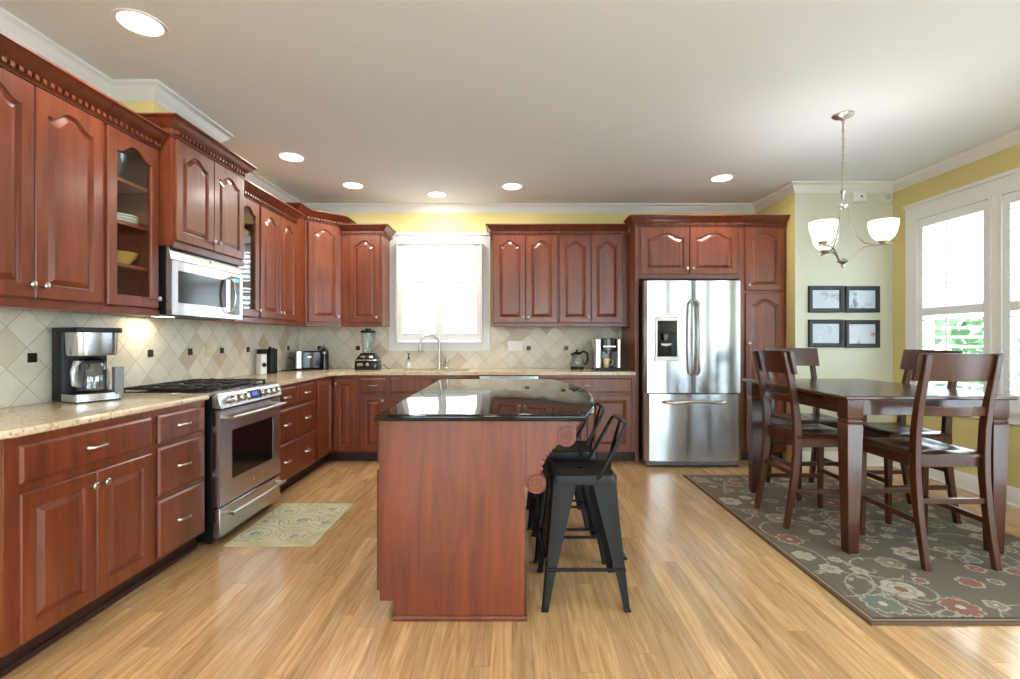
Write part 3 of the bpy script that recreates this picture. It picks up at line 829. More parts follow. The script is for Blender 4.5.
lt = bpy.data.lights.new('stove_task_light', 'AREA'); lt.shape = 'RECTANGLE'; lt.size = .10; lt.size_y = .05; lt.energy = 1.3; lt.color = (1, .82, .52)
lo = bpy.data.objects.new('task_light', lt); COL.objects.link(lo); lo.parent = root; lo.location = (.26, .30, -.006)

# ---------------------------------------------------------------- refrigerator
root = thing('refrigerator', 'stainless french-door refrigerator with ice and water dispenser in left door', 'refrigerator', (1.288, 4.70, 0))
FW = .944
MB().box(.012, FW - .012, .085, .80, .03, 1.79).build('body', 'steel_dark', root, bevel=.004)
MB().box(.02, FW - .02, .03, .09, .012, .06).build('grille', 'grey_plastic', root, bevel=.004)
b = MB()
for x in (.06, FW - .06): b.cyl((x, .12, 0), (x, .12, .04), .02, 10)
b.build('foot', 'black_plastic', root)
def curved_door(x0, x1, z0, z1, y=.08, bow=.022, cut=None):
    """door skin with a gently bowed front; cut = opening (x0,x1,z0,z1)"""
    def yf(x):
        u = (x - x0) / (x1 - x0) * 2 - 1
        return -bow * (1 - u * u) + .03 * (max(0, abs(u) - .93) / .07) ** 2
    b = MB()
    def strip(xa, xb, za, zb, n):
        xs = [xa + (xb - xa) * i / n for i in range(n + 1)]
        pts = [(x, yf(x)) for x in xs] + [(xb, y), (xa, y)]
        b.prism(pts, za, zb)
    if not cut: strip(x0, x1, z0, z1, 24)
    else:
        cx0, cx1, cz0, cz1 = cut
        strip(x0, x1, z0, cz0, 24); strip(x0, x1, cz1, z1, 24); strip(x0, cx0, cz0, cz1, 6); strip(cx1, x1, cz0, cz1, 10)
    return b, yf
cut = (.115, .30, 1.075, 1.42)
b, yf = curved_door(.002, .470, .722, 1.81, cut=cut); dl = b.build('door', 'steel', root, sharp=20)
MB().box(cut[0], cut[1], .06, .065, cut[2], cut[3]).box(cut[0], cut[0] + .004, -.01, .06, cut[2], cut[3]).box(cut[1] - .004, cut[1], -.01, .06, cut[2], cut[3]).box(cut[0], cut[1], -.01, .06, cut[2], cut[2] + .004).build('dispenser_recess', 'black_gloss', dl)
fr = MB()
fr.box(.092, cut[0], -.030, -.004, 1.05, 1.45); fr.box(cut[1], .322, -.030, -.004, 1.05, 1.45); fr.box(cut[0], cut[1], -.030, -.004, 1.42, 1.45); fr.box(.085, .33, -.036, -.004, 1.035, 1.075)
fr.prism([(.092, 1.45), (.322, 1.45), (.28, 1.468), (.207, 1.474), (.134, 1.468)], -.030, -.004, 'y')
fr.build('dispenser_frame', 'grey_plastic' if False else 'nickel', dl, bevel=.004)
MB().box(cut[0], cut[1], -.020, .03, 1.30, 1.42).build('dispenser_panel', 'black_gloss', dl, bevel=.003)
MB().lathe([(.012, 0), (.02, .03), (.022, .06)], (.205, .02, 1.235), 14).build('nozzle', 'grey_plastic', dl)
MB().prism([(.15, 1.20), (.26, 1.20), (.25, 1.185), (.205, 1.175), (.16, 1.185)][::-1], .0, .02, 'y').build('paddle', 'chrome', dl)
b, yf = curved_door(.474, .942, .722, 1.81); drr = b.build('door', 'steel', root, sharp=20)
MB().lathe([(.010, 0), (.010, .002), (0, .003)], (.86, -.012, 1.71), 16, 'y').build('badge', 'chrome', drr)
b, yf = curved_door(.002, .942, .065, .712, bow=.03); dz = b.build('freezer_drawer', 'steel', root, sharp=20)
for (par, x, s) in ((dl, .440, -1), (drr, .504, 1)):
    z0, z1 = .90, 1.62
    pts = [(x, -.005, z0), (x, -.05, z0 + .03)] + [(x - s * 0.0, -.058 - .014 * math.sin(PI * i / 8), z0 + .06 + (z1 - z0 - .12) * i / 8) for i in range(9)] + [(x, -.05, z1 - .03), (x, -.005, z1)]
    MB().tube(pts, .013, 12, flat=1.0).build('handle', 'nickel', par)
pts = [(.17, -.02, .635), (.19, -.07, .64)] + [(.19 + (.56) * i / 8, -.085 - .02 * math.sin(PI * i / 8), .64 + .008 * math.cos(PI * (i - 4) / 4)) for i in range(1, 8)] + [(.75, -.07, .64), (.77, -.02, .635)]
MB().tube(pts, .014, 12).build('handle', 'nickel', dz)

# ---------------------------------------------------------------- island
IY0, IY1, IX0, IX1 = 2.144, 3.97, -.585, .055
root = thing('kitchen_island', 'cherry kitchen island with plain end panel in the middle of the floor', 'kitchen island', (0, 0, 0))
MB().prism([(IX0 + .008, .07), (IX0 + .06, .07), (IX0 + .06, 0), (IX1, 0), (IX1, ZB1), (IX0 + .008, ZB1)], -IY1, -IY0, 'y') if False else None
b = MB(); b.prism([(IX0, .085), (IX0 + .062, .085), (IX0 + .062, 0), (IX1, 0), (IX1, .88), (IX0, .88)], IY0, IY1, 'y')
b.build('body', 'cherry', root, bevel=.001)
b = MB(); b.sweep([(0, 0), (.012, 0), (.012, .012), (.006, .02), (0, .02)], [(IX0 + .062, IY0), (IX1, IY0), (IX1, IY1)]); b.build('shoe_moulding', 'cherry_trim', root)
# doors on the working side (face -X): local x = -world y
mt = Matrix.Translation((IX0, IY1, 0)) @ Matrix.Rotation(-HALF, 4, 'Z')
L = IY1 - IY0; n = 4
for i in range(n):
    a, c = .02 + i * (L - .04) / n + .004, .02 + (i + 1) * (L - .04) / n - .004
    for (z0, z1, kind) in ((.118, .66, 'door'), (.69, .848, 'drawer')):
        if kind == 'door': mm = door_mesh(a, c, z0, z1, 0)
        else:
            mk = lambda d, yy: [(a + d, yy, z0 + d), (c - d, yy, z0 + d), (c - d, yy, z1 - d), (a + d, yy, z1 - d)]
            mm = MB().loops([mk(0, 0), mk(0, -.012), mk(.010, -.020)])
        mm.v = [tuple(mt @ Vector(p)) for p in mm.v]
        d = mm.build(kind, 'cherry', root)
        kk = MB(mt)
        if kind == 'door': kk.lathe([(.006, 0), (.006, .012), (.015, .022), (.015, .027), (0, .032)], ((c - .03) if i % 2 == 0 else (a + .03), -.020, z1 - .06), 14, 'y'); kk.build('knob', 'nickel', d)
        else:
            xc = (a + c) / 2; kk.tube([(xc - .045, -.02, .77), (xc - .04, -.045, .77), (xc, -.05, .77), (xc + .04, -.045, .77), (xc + .045, -.02, .77)], .005, 8); kk.build('pull', 'nickel', d)
# corbels: scroll bracket, profile in x-z, extruded along y
def corbel(yc, flip=False):
    w = .075; y0, y1 = yc - w / 2, yc + w / 2
    def vol(b, cx, cz, r, e):
        b.cyl((cx, y0 - e, cz), (cx, y1 + e, cz), r, 28)
        # carved spiral on both faces
        pts = []
        for i in range(40):
            t = i / 39; a = t * 4 * PI + 1.0; rr = r * (.92 - .80 * t)
            pts.append((cx + rr * math.cos(a), y0 - e, cz + rr * math.sin(a)))
        b.tube(pts, [.004 * (1 - .4 * i / 39) for i in range(40)], 6)
        b.lathe([(r * .22, 0), (r * .18, .006), (0, .009)], (cx, y0 - e, cz), 14, 'y')
    b = MB(); x = IX1
    prof = [(x, .88), (x, .585), (x + .02, .565), (x + .06, .56), (x + .075, .60), (x + .068, .65), (x + .078, .70), (x + .105, .745), (x + .15, .775), (x + .20, .79), (x + .235, .82), (x + .235, .852), (x + .25, .856), (x + .25, .88)]
    b.prism(prof, y0, y1, 'y')
    vol(b, x + .055, .592, .044, .004); vol(b, x + .188, .805, .046, .004)
    # acanthus ribs along the concave front
    for k in range(7):
        t = k / 6; px = x + .075 + (.15 - .075) * t ** 1.4 - .004; pz = .655 + (.775 - .655) * t ** .8
        b.lathe([(.0, -w * .42), (.014, -w * .38), (.016, 0), (.014, w * .38), (0, w * .42)], (px, yc, pz), 8, 'y')
    return b.build('corbel', 'cherry', root)
corbel(2.215); corbel(3.90)
# island top: right side bows out over the stools
TY0, TY1, TX0 = 2.112, 4.02, -.602
h = (TY1 - TY0) / 2; sag = .165; xc0 = .325; R = (h * h + sag * sag) / (2 * sag); cx = xc0 + sag - R; cy = (TY0 + TY1) / 2
a0 = math.degrees(math.asin(h / R))
pts = [(TX0, TY0), (xc0 - .01, TY0)] + arc(cx, cy, R, -a0, a0, 28) + [(TX0, TY1)]
def inset(pts, d):
    out = []; n = len(pts)
    for i in range(n):
        p, a, c = Vector(pts[i]), Vector(pts[i - 1]), Vector(pts[(i + 1) % n])
        d1, d2 = (p - a).normalized(), (c - p).normalized(); n1, n2 = Vector((-d1.y, d1.x)), Vector((-d2.y, d2.x))
        m = (n1 + n2); m /= max(.3, m.dot(n1)); out.append(tuple(p + m * d))
    return out
prof = [(.018, .8805), (.006, .884), (0, .890), (0, .893), (.005, .897), (.004, .902), (.008, .909), (.014, .912), (.02, .913)]
L = [[(x, y, z) for x, y in inset(pts, d)] for d, z in prof]
tag(MB().loops(L).build('island_countertop', 'black_granite', sharp=50), 'polished black granite top of the island with curved right side', 'countertop')

# ---------------------------------------------------------------- stools
def make_stool():
    root = thing('bar_stool', '', 'stool', (0, 0, 0))
    ZSt = .61; h = .155
    # pan seat with rolled rim and grip hole look
    b = MB(); L = []
    for d, z in [(.0, ZSt - .045), (.0, ZSt - .012), (.003, ZSt - .003), (.010, ZSt), (.020, ZSt - .001), (.03, ZSt - .005)]:
        L.append([(x, y, z) for x, y in rrect(-h + d, h - d, -h + d, h - d, .035 - d * .3, 5)])
    b.loops(L, False, True); b.build('seat', 'stool_metal', root)
    MB().lathe([(.0, 0), (.017, 0), (.019, .0015), (.021, 0)], (0, 0, ZSt - .0045), 16).build('grip_hole', 'black_gloss', root)
    for sx in (-1, 1):
        for sy in (-1, 1):
            b = MB(); L = []
            for t in [i / 8 for i in range(9)]:
                z = (ZSt - .02) * (1 - t) + .004 * t
                cxx = sx * (h - .006 + (.202 - h + .006) * (t ** 1.15)); cyy = sy * (h - .006 + (.202 - h + .006) * (t ** 1.15))
                wd = .085 * (1 - t) ** 1.2 + .030; th = .004; r = .010
                # angle-section: outer corner rounded
                out = [(0, -wd), (0, -r), (-r * .3, -r * .3), (-r, 0), (-wd, 0), (-wd, -th), (-r - .002, -th), (-th - .002, -th - .002), (-th, -r - .002), (-th, -wd)]
                L.append([(cxx + sx * a, cyy + sy * c, z) for a, c in out])
            b.loops(L)
            lg = b.build('leg', 'stool_metal', root)
            MB().box(cxx - sx * .030, cxx + sx * .002, cyy - sy * .030, cyy + sy * .002, 0, .010).build('foot_cap', 'black_plastic', lg, bevel=.002)
    e = .183
    for (p0, p1) in (((-e, -e, .185), (e, -e, .185)), ((-e, e, .185), (e, e, .185)), ((-e, -e, .235), (-e, e, .235)), ((e, -e, .235), (e, e, .235))):
        MB().tube([p0, p1], .008, 10).build('stretcher', 'stool_metal', root)
    # low back: bent tube hoop on the +x side, plus central splat
    p = [(.06, -h + .002, ZSt - .02), (.075, -h - .004, ZSt + .01), (.125, -h - .002, ZSt + .10), (.172, -h + .004, ZSt + .19), (.188, -h + .012, ZSt + .222), (.194, -h + .03, ZSt + .232)]
    hoop = p + [(.200, y, ZSt + .236) for y in (-.08, 0, .08)] + [(x, -y, z) for x, y, z in p[::-1]]
    MB().tube(hoop, [.009] * len(hoop), 10, up=(0, 0, 1)).build('back_hoop', 'stool_metal', root)
    b = MB(); L = []
    for t in [i / 6 for i in range(7)]:
        x = .142 + .058 * t ** 1.3; z = ZSt - .02 + .254 * t; w = .022 + .012 * math.sin(PI * t)
        L.append([(x - .002, -w, z), (x + .002, -w, z), (x + .002 + .003, 0, z), (x + .002, w, z), (x - .002, w, z), (x + .001, 0, z)])
    b.loops(L); b.build('back_splat', 'stool_metal', root)
    return root
st = make_stool()
info = [(.338, 2.405, 'nearest black metal bar stool at the island, beside the carved bracket'),
        (.325, 2.875, 'middle black metal bar stool of the three along the island'),
        (.305, 3.36, 'farthest black metal bar stool at the island, mostly hidden behind the other two')]
for i, (x, y, lab) in enumerate(info):
    o = st if i == 0 else copy_tree(st)
    o.location = (x, y, 0); tag(o, lab, 'stool', 'black metal stools at the island')

# ---------------------------------------------------------------- rug and mat
def cloth(name, x0, x1, y0, y1, step, colour_fn, mat, th, label, cat, rounded=0):
    nx, ny = int((x1 - x0) / step) + 1, int((y1 - y0) / step) + 1
    vs, cols = [], []
    for j in range(ny):
        for i in range(nx):
            u, v = i / (nx - 1), j / (ny - 1); x, y = x0 + (x1 - x0) * u, y0 + (y1 - y0) * v
            e = (i in (0, nx - 1) or j in (0, ny - 1))
            vs.append((x, y, th * (.6 if e else 1))); cols.append(colour_fn(x - x0, y - y0))
    fs = [(j * nx + i, j * nx + i + 1, (j + 1) * nx + i + 1, (j + 1) * nx + i) for j in range(ny - 1) for i in range(nx - 1)]
    ring = [i for i in range(nx)] + [j * nx + nx - 1 for j in range(1, ny)] + [(ny - 1) * nx + i for i in range(nx - 2, -1, -1)] + [j * nx for j in range(ny - 2, 0, -1)]
    o = len(vs)
    for k in ring: vs.append((vs[k][0], vs[k][1], 0.0005)); cols.append(cols[k])
    n = len(ring)
    fs += [(ring[(i + 1) % n], ring[i], o + i, o + (i + 1) % n) for i in range(n)]
    me = bpy.data.meshes.new(name); me.from_pydata(vs, [], fs)
    ca = me.color_attributes.new('weave', 'FLOAT_COLOR', 'POINT')
    ca.data.foreach_set('color', [c for q in cols for c in q])
    me.materials.append(M[mat])
    ob = bpy.data.objects.new(name, me); COL.objects.link(ob)
    return tag(ob, label, cat)
def mixc(a, b, t): return tuple(a[i] * (1 - t) + b[i] * t for i in range(3)) + (1,)
RW, RL = 1.60, 2.31
r = random.Random(11)
BASE, CREAM, RED, TEAL, TAN = srgb(108, 98, 87), srgb(180, 172, 154), srgb(146, 94, 78), srgb(112, 122, 114), srgb(150, 136, 114)
flowers = []
tries = 0
while len(flowers) < 90 and tries < 9000:
    tries += 1
    x, y, q = r.uniform(.08, RW - .08), r.uniform(.08, RL - .08), r.uniform(.032, .10)
    if all((x - f[0]) ** 2 + (y - f[1]) ** 2 > (q + f[2] + .035) ** 2 for f in flowers):
        flowers.append((x, y, q, r.choice([CREAM, CREAM, RED, RED, TEAL, TAN]), r.choice([CREAM, TAN, RED]), r.randint(5, 9), r.random() * 6))
vines = []
for k in range(42):
    x, y, a = r.uniform(0, RW), r.uniform(0, RL), r.random() * 6.28
    turn = r.choice([-1, 1]) * r.uniform(3.2, 7.5)
    for s in range(70):
        vines.append((x, y)); x += .011 * math.cos(a); y += .011 * math.sin(a); a += turn * .011
        turn *= 1.006
vg = {}
for (x, y) in vines: vg.setdefault((int(x / .04), int(y / .04)), []).append((x, y))
leaves = [(v[0] + r.uniform(-.02, .02), v[1] + r.uniform(-.02, .02), r.random() * 3.14, r.choice([TAN, TEAL, CREAM])) for v in vines[::9]]
lg_ = {}
for q in leaves: lg_.setdefault((int(q[0] / .04), int(q[1] / .04)), []).append(q)
def rug_col(x, y):
    e = min(x, y, RW - x, RL - y)
    if e < .022: return srgb(96, 80, 64)
    if e < .034: return srgb(150, 130, 104)
    if e < .042: return srgb(60, 50, 44)
    c = BASE
    ci, cj = int(x / .04), int(y / .04)
    for i in (-1, 0, 1):
        for j in (-1, 0, 1):
            for (lx, ly, la, lc) in lg_.get((ci + i, cj + j), ()):
                dx, dy = x - lx, y - ly; u = dx * math.cos(la) + dy * math.sin(la); v = -dx * math.sin(la) + dy * math.cos(la)
                if (u / .026) ** 2 + (v / .010) ** 2 < 1: c = mixc(BASE, lc, .6)
    for i in (-1, 0, 1):
        for j in (-1, 0, 1):
            for (vx, vy) in vg.get((ci + i, cj + j), ()):
                if (x - vx) ** 2 + (y - vy) ** 2 < .0055 ** 2: c = mixc(BASE, CREAM, .62)
    for (fx, fy, q, c1, c2, n, ph) in flowers:
        d = math.hypot(x - fx, y - fy)
        if d < q * 1.1:
            an = math.atan2(y - fy, x - fx)
            edge = q * (.80 + .2 * abs(math.cos(n * .5 * an + ph)))
            if d < edge:
                if d < q * .22: c = c2
                elif d < q * .30: c = BASE
                elif d > edge - .010: c = mixc(BASE, CREAM, .75)
                else:
                    s = abs(math.sin(n * .5 * an + ph + d / q * 2)); c = mixc(c1, BASE, .55 if s < .25 or abs(d / q - .58) < .05 else .12)
    return c
cloth('area_rug', 1.555, 1.555 + RW, 2.10, 2.10 + RL, .006, rug_col, 'rug', .011, 'dark floral area rug with cream and rust flowers under the dining table', 'rug')
G1, G2, G3, G4 = srgb(186, 180, 138), srgb(204, 196, 162), srgb(128, 144, 136), srgb(224, 216, 190)
mat_rings = [(.10, .17, .15), (.36, .14, .10), (.30, .40, .17), (.12, .58, .12), (.42, .62, .12), (.22, .70, .08), (.05, .38, .1), (.47, .36, .12)]
def mat_col(x, y):
    c = mixc(G1, G2, .5 + .5 * math.sin(x * 21 + math.sin(y * 17) * 2))
    for (mx, my, q) in mat_rings:
        d = math.hypot(x - mx, (y - my)) / q
        a = math.atan2(y - my, x - mx)
        s = (d * 3.0 + a / 6.283) % 1.0
        if d < 1:
            if s < .16: c = G3
            elif s < .30: c = G4
            elif d < .25: c = mixc(G3, G1, .4)
            elif s > .72 and math.sin(a * 9) > .2: c = mixc(G1, G4, .6)
    return c
cloth('kitchen_mat', -1.73, -1.19, 2.90, 3.655, .008, mat_col, 'mat', .008, 'small pale green swirl-patterned mat on the floor in front of the stove', 'mat')

# ---------------------------------------------------------------- dining table
root = thing('dining_table', 'dark counter-height dining table with tapered square legs on the floral rug', 'table', (0, 0, .011))
tx0, tx1, ty0, ty1, tz = 1.885, 2.855, 2.735, 3.975, .909
MB().box(tx0, tx1, ty0, ty1, tz - .022, tz).build('tabletop', 'table_wood', root, bevel=.006, seg=3)
b = MB(); e = .055
b.box(tx0 + e, tx1 - e, ty0 + e, ty0 + e + .022, tz - .115, tz - .022); b.box(tx0 + e, tx1 - e, ty1 - e - .022, ty1 - e, tz - .115, tz - .022)
b.box(tx0 + e, tx0 + e + .022, ty0 + e + .022, ty1 - e - .022, tz - .115, tz - .022); b.box(tx1 - e - .022, tx1 - e, ty0 + e + .022, ty1 - e - .022, tz - .115, tz - .022)
b.build('apron', 'table_wood', root, bevel=.002)
for sx in (0, 1):
    for sy in (0, 1):
        cx = (tx0 + .07) if sx == 0 else (tx1 - .07); cy = (ty0 + .07) if sy == 0 else (ty1 - .07)
        b = MB(); L = []
        for z, hw in [(tz - .0225, .046), (tz - .125, .046), (tz - .132, .043), (tz - .137, .039), (tz - .142, .043), (tz - .150, .046), (tz - .156, .043), (tz - .160, .039), (tz - .165, .043), (tz - .172, .046), (.0, .031)]:
            L.append([(cx - hw, cy - hw, z), (cx + hw, cy - hw, z), (cx + hw, cy + hw, z), (cx - hw, cy + hw, z)])
        b.loops(L); b.build('leg', 'chair_wood', root, bevel=.003)

# ---------------------------------------------------------------- dining chairs (front faces +y)
def make_chair():
    root = thing('dining_chair', '', 'chair')
    SZ = .615; hw = .205
    # contoured seat
    b = MB(); n = 12; top = []; bot = []
    def outline(d):
        return [(-hw - .012 + d, -.205 + d), (hw + .012 - d, -.205 + d), (hw + .030 - d, .19 - d), (hw + .018 - d, .225 - d), (-hw - .018 + d, .225 - d), (-hw - .030 + d, .19 - d)]
    vs, fs = [], []
    N = 12
    for j in range(N + 1):
        for i in range(N + 1):
            u, v = i / N * 2 - 1, j / N
            w = hw + .010 + .018 * v; x = u * w; y = -.205 + .43 * v - (.012 * (u * u) if j == N else 0)
            z = SZ - .016 * math.exp(-((abs(u) - .45) / .3) ** 2) * math.exp(-((v - .42) / .33) ** 2) - (.012 if v > .99 or v < .01 or abs(u) > .99 else 0)
            vs.append((x, y, z))
    m = (N + 1)
    for j in range(N):
        for i in range(N): fs.append((j * m + i, j * m + i + 1, (j + 1) * m + i + 1, (j + 1) * m + i))
    ring = list(range(m)) + [j * m + N for j in range(1, m)] + [N * m + i for i in range(N - 1, -1, -1)] + [j * m for j in range(N - 1, 0, -1)]
    o = len(vs); vs += [(vs[k][0] * .97, vs[k][1], SZ - .030) for k in ring]
    for i in range(len(ring)): j = (i + 1) % len(ring); fs.append((ring[j], ring[i], o + i, o + j))
    fs.append([o + i for i in range(len(ring))])
    b.add(vs, fs); b.build('seat', 'chair_wood', root, sharp=50)
    b = MB(); za, zb = SZ - .085, SZ - .0305
    b.box(-hw + .03, hw - .03, .175, .195, za, zb); b.box(-hw + .03, hw - .03, -.195, -.175, za, zb)
    b.box(-hw + .004, -hw + .024, -.18, .18, za, zb); b.box(hw - .024, hw - .004, -.18, .18, za, zb)
    b.build('seat_frame', 'chair_wood', root, bevel=.002)
    prof = [(-.272, 0), (-.245, .15), (-.218, .32), (-.203, .48), (-.200, .62), (-.206, .74), (-.226, .88), (-.256, 1.02), (-.285, 1.148)]
    wid = [.030, .036, .042, .046, .048, .046, .040, .034, .026]
    for s in (-1, 1):
        xo = s * hw; xi = s * (hw - .034)
        L = [[(xo, y - w / 2, z), (xi, y - w / 2, z), (xi, y + w / 2, z), (xo, y + w / 2, z)] for (y, z), w in zip(prof, wid)]
        MB().loops(L).build('leg', 'chair_wood', root, bevel=.004)
        xo = s * (hw + .010); xi = s * (hw - .030)
        L = [[(xo - s * .004 * k, .215 - .004 * k, z), (xi + s * .004 * k, .215 - .004 * k, z), (xi + s * .004 * k, .175 + .004 * k, z), (xo - s * .004 * k, .175 + .004 * k, z)] for z, k in ((SZ - .0305, 0), (.0, 1.6))]
        MB().loops(L).build('leg', 'chair_wood', root, bevel=.003)
    def rail(name, z0, z1, yfun, bow, ext, th=.022, n=12):
        b = MB(); L = []
        for i in range(n + 1):
            u = i / n * 2 - 1; x = u * ext; yb = bow * (1 - u * u)
            ya, yc = yfun(z0) - yb, yfun(z1) - yb
            L.append([(x, ya - th / 2, z0), (x, ya + th / 2, z0), (x, yc + th / 2, z1), (x, yc - th / 2, z1)])
        return b.loops(L).build(name, 'chair_wood', root, bevel=.003)
    def yback(z):
        for (ya, za_), (yb, zb_) in zip(prof, prof[1:]):
            if za_ <= z <= zb_: return ya + (yb - ya) * (z - za_) / (zb_ - za_)
        return prof[-1][0]
    rail('top_rail', 1.005, 1.155, lambda z: yback(z) + .026, .03, hw + .022, .024)
    rail('back_rail', .815, .865, yback, .022, hw - .034)
    MB().box(-hw + .034, hw - .034, -.225 + .0, -.205, .335, .365).build('stretcher', 'chair_wood', root, bevel=.002)
    MB().box(-hw + .025, hw - .025, .185, .205, .265, .295).build('stretcher', 'chair_wood', root, bevel=.002)
    for s in (-1, 1):
        MB().box(s * (hw - .025), s * (hw - .007), -.205, .18, .225, .255).build('stretcher', 'chair_wood', root, bevel=.002)
    return root
ch = make_chair()
for i, (x, y, rz, lab) in enumerate([
        (2.395, 2.855, 0.0, 'dark wooden dining chair at the near end of the table, back turned to the camera'),
        (2.055, 3.345, -HALF, 'dark wooden dining chair on the refrigerator side of the table'),
        (2.385, 3.90, PI, 'dark wooden dining chair at the far end of the table, below the framed pictures'),
        (2.705, 3.43, HALF, 'dark wooden dining chair on the window side of the table')]):
    o = ch if i == 0 else copy_tree(ch)
    o.location = (x, y, .011); o.rotation_euler = (0, 0, rz); tag(o, lab, 'chair', 'dining chairs around the table')

# ---------------------------------------------------------------- chandelier
CXX, CYY = 2.256, 3.305
root = thing('chandelier', 'brushed nickel three-light chandelier hanging above the dining table', 'chandelier', (CXX, CYY, ZC))
MB().lathe([(0, 0), (.066, 0), (.066, -.006), (.05, -.018), (.02, -.026), (.012, -.04), (0, -.042)], n=28).build('canopy', 'nickel', root)
b = MB(); b.cyl((0, 0, -.03), (0, 0, -.5), .004, 8)
for k in range(17):
    z = -.05 - k * .028; an = (k % 2) * PI / 2; c, s = math.cos(an), math.sin(an)
    b.tube([(c * .008 * math.cos(t) , s * .008 * math.cos(t), z + .016 * math.sin(t)) for t in [q * PI / 4 for q in range(9)]], .0022, 6)
b.build('chain', 'nickel', root)
MB().lathe([(0, -.50), (.012, -.505), (.018, -.52), (.010, -.545), (.008, -.58), (.022, -.60), (.030, -.615), (.022, -.63), (.010, -.64), (0, -.645)], n=20).build('hub', 'nickel', root)
MB().lathe([(0, -.975), (.012, -.98), (.034, -.992), (.036, -1.0), (.018, -1.012), (.010, -1.02), (.010, -1.035), (0, -1.045)], n=20).build('lower_hub', 'nickel', root)
a0 = math.atan2(-.564, .826)
for k in range(3):
    an = a0 + k * 2 * PI / 3; c, s = math.cos(an), math.sin(an)
    P = lambda q: [(r_ * c, r_ * s, z) for r_, z in q]
    b = MB()
    b.tube(P([(.016, -.615), (.030, -.60), (.040, -.615), (.036, -.66), (.045, -.74), (.075, -.83), (.12, -.885), (.18, -.905), (.23, -.905)]), .006, 8)
    b.tube(P([(.015, -1.0), (.045, -.985), (.075, -.945), (.12, -.912), (.17, -.907), (.22, -.906), (.25, -.905), (.262, -.915)]), .006, 8)
    am = b.build('arm', 'nickel', root)
    sx, sy = .218 * c, .218 * s
    MB().lathe([(0, -.905), (.02, -.902), (.030, -.885), (.026, -.878), (.018, -.87), (.0, -.868)], (sx, sy, 0), 18).build('socket', 'nickel', am)
    MB().lathe([(.020, -.886), (.038, -.880), (.060, -.858), (.074, -.826), (.082, -.790), (.085, -.752), (.082, -.752), (.079, -.790), (.071, -.824), (.058, -.854), (.036, -.875), (.018, -.880)], (sx, sy, 0), 28).build('shade', 'shade_glass', am)
    lp = bpy.data.lights.new('chandelier_bulb', 'POINT'); lp.energy = 3; lp.color = (1, .93, .84); lp.shadow_soft_size = .035
    lo = bpy.data.objects.new('bulb_light', lp); COL.objects.link(lo); lo.parent = am; lo.location = (sx, sy, -.81)

# ---------------------------------------------------------------- recessed lights
rl = thing('recessed_light', '', 'ceiling light')
MB().lathe([(.092, -.002), (.112, -.006), (.114, 0), (.09, 0)], n=32, closed=True).build('trim_ring', 'white_trim', rl)
MB().lathe([(0, -.003), (.091, -.003), (.091, -.0005), (0, -.0005)], n=32).build('lens', 'lamp_lens', rl)
la = bpy.data.lights.new('recessed_lamp', 'AREA'); la.shape = 'DISK'; la.size = .17; la.energy = DOWNLIGHT_W; la.color = (1, .94, .86)
lo = bpy.data.objects.new('lamp', la); COL.objects.link(lo); lo.parent = rl; lo.location = (0, 0, -.012)
for i, (x, y, lab) in enumerate([
        (-1.80, 2.35, 'largest round recessed ceiling light, above the nearest left cabinets'),
        (-1.85, 4.07, 'round recessed ceiling light above the counter beyond the stove'),
        (-1.58, 4.82, 'round recessed ceiling light nearest the corner cabinet'),
        (-.79, 5.12, 'round recessed ceiling light in front of the sink window'),
        (0.0, 4.85, 'round recessed ceiling light above the back of the island'),
        (1.99, 4.60, 'round recessed ceiling light in front of the refrigerator'),
        (-.2, .2, 'unseen recessed fill light added behind the camera, middle'), (1.8, .2, 'unseen recessed fill light added behind the camera, right'),  # unseen lamps added behind the camera to fill the room with light
        (-1.6, -.6, 'unseen recessed fill light added behind the camera, left')]):
    o = rl if i == 0 else copy_tree(rl)
    o.location = (x, y, ZC); tag(o, lab, 'ceiling light', 'recessed ceiling lights')

# ---------------------------------------------------------------- framed pictures, detectors
def art_mat(k):
    m, n, l, p = newmat('faded_print_%d' % k)
    tc = n.new('ShaderNodeTexCoord'); mp = n.new('ShaderNodeMapping'); mp.inputs['Location'].default_value = (k * 3.1, 0, k)
    nz = n.new('ShaderNodeTexNoise'); nz.inputs['Scale'].default_value = 9; nz.inputs['Detail'].default_value = 3
    l.new(tc.outputs['Object'], mp.inputs[0]); l.new(mp.outputs[0], nz.inputs['Vector'])
    cr = n.new('ShaderNodeValToRGB'); e = cr.color_ramp.elements
    dark = [srgb(160, 160, 170), srgb(80, 92, 104), srgb(176, 188, 196), srgb(120, 128, 132)][k]
    e[0].position = .36; e[0].color = dark; e[1].position = .5; e[1].color = srgb(186, 196, 206)
    a = e.new(.43); a.color = [srgb(196, 196, 206), srgb(150, 160, 172), srgb(196, 208, 216), srgb(206, 170, 166)][k]
    l.new(nz.outputs['Fac'], cr.inputs[0]); l.new(cr.outputs[0], p.inputs['Base Color']); p.inputs['Roughness'].default_value = .25
    return m
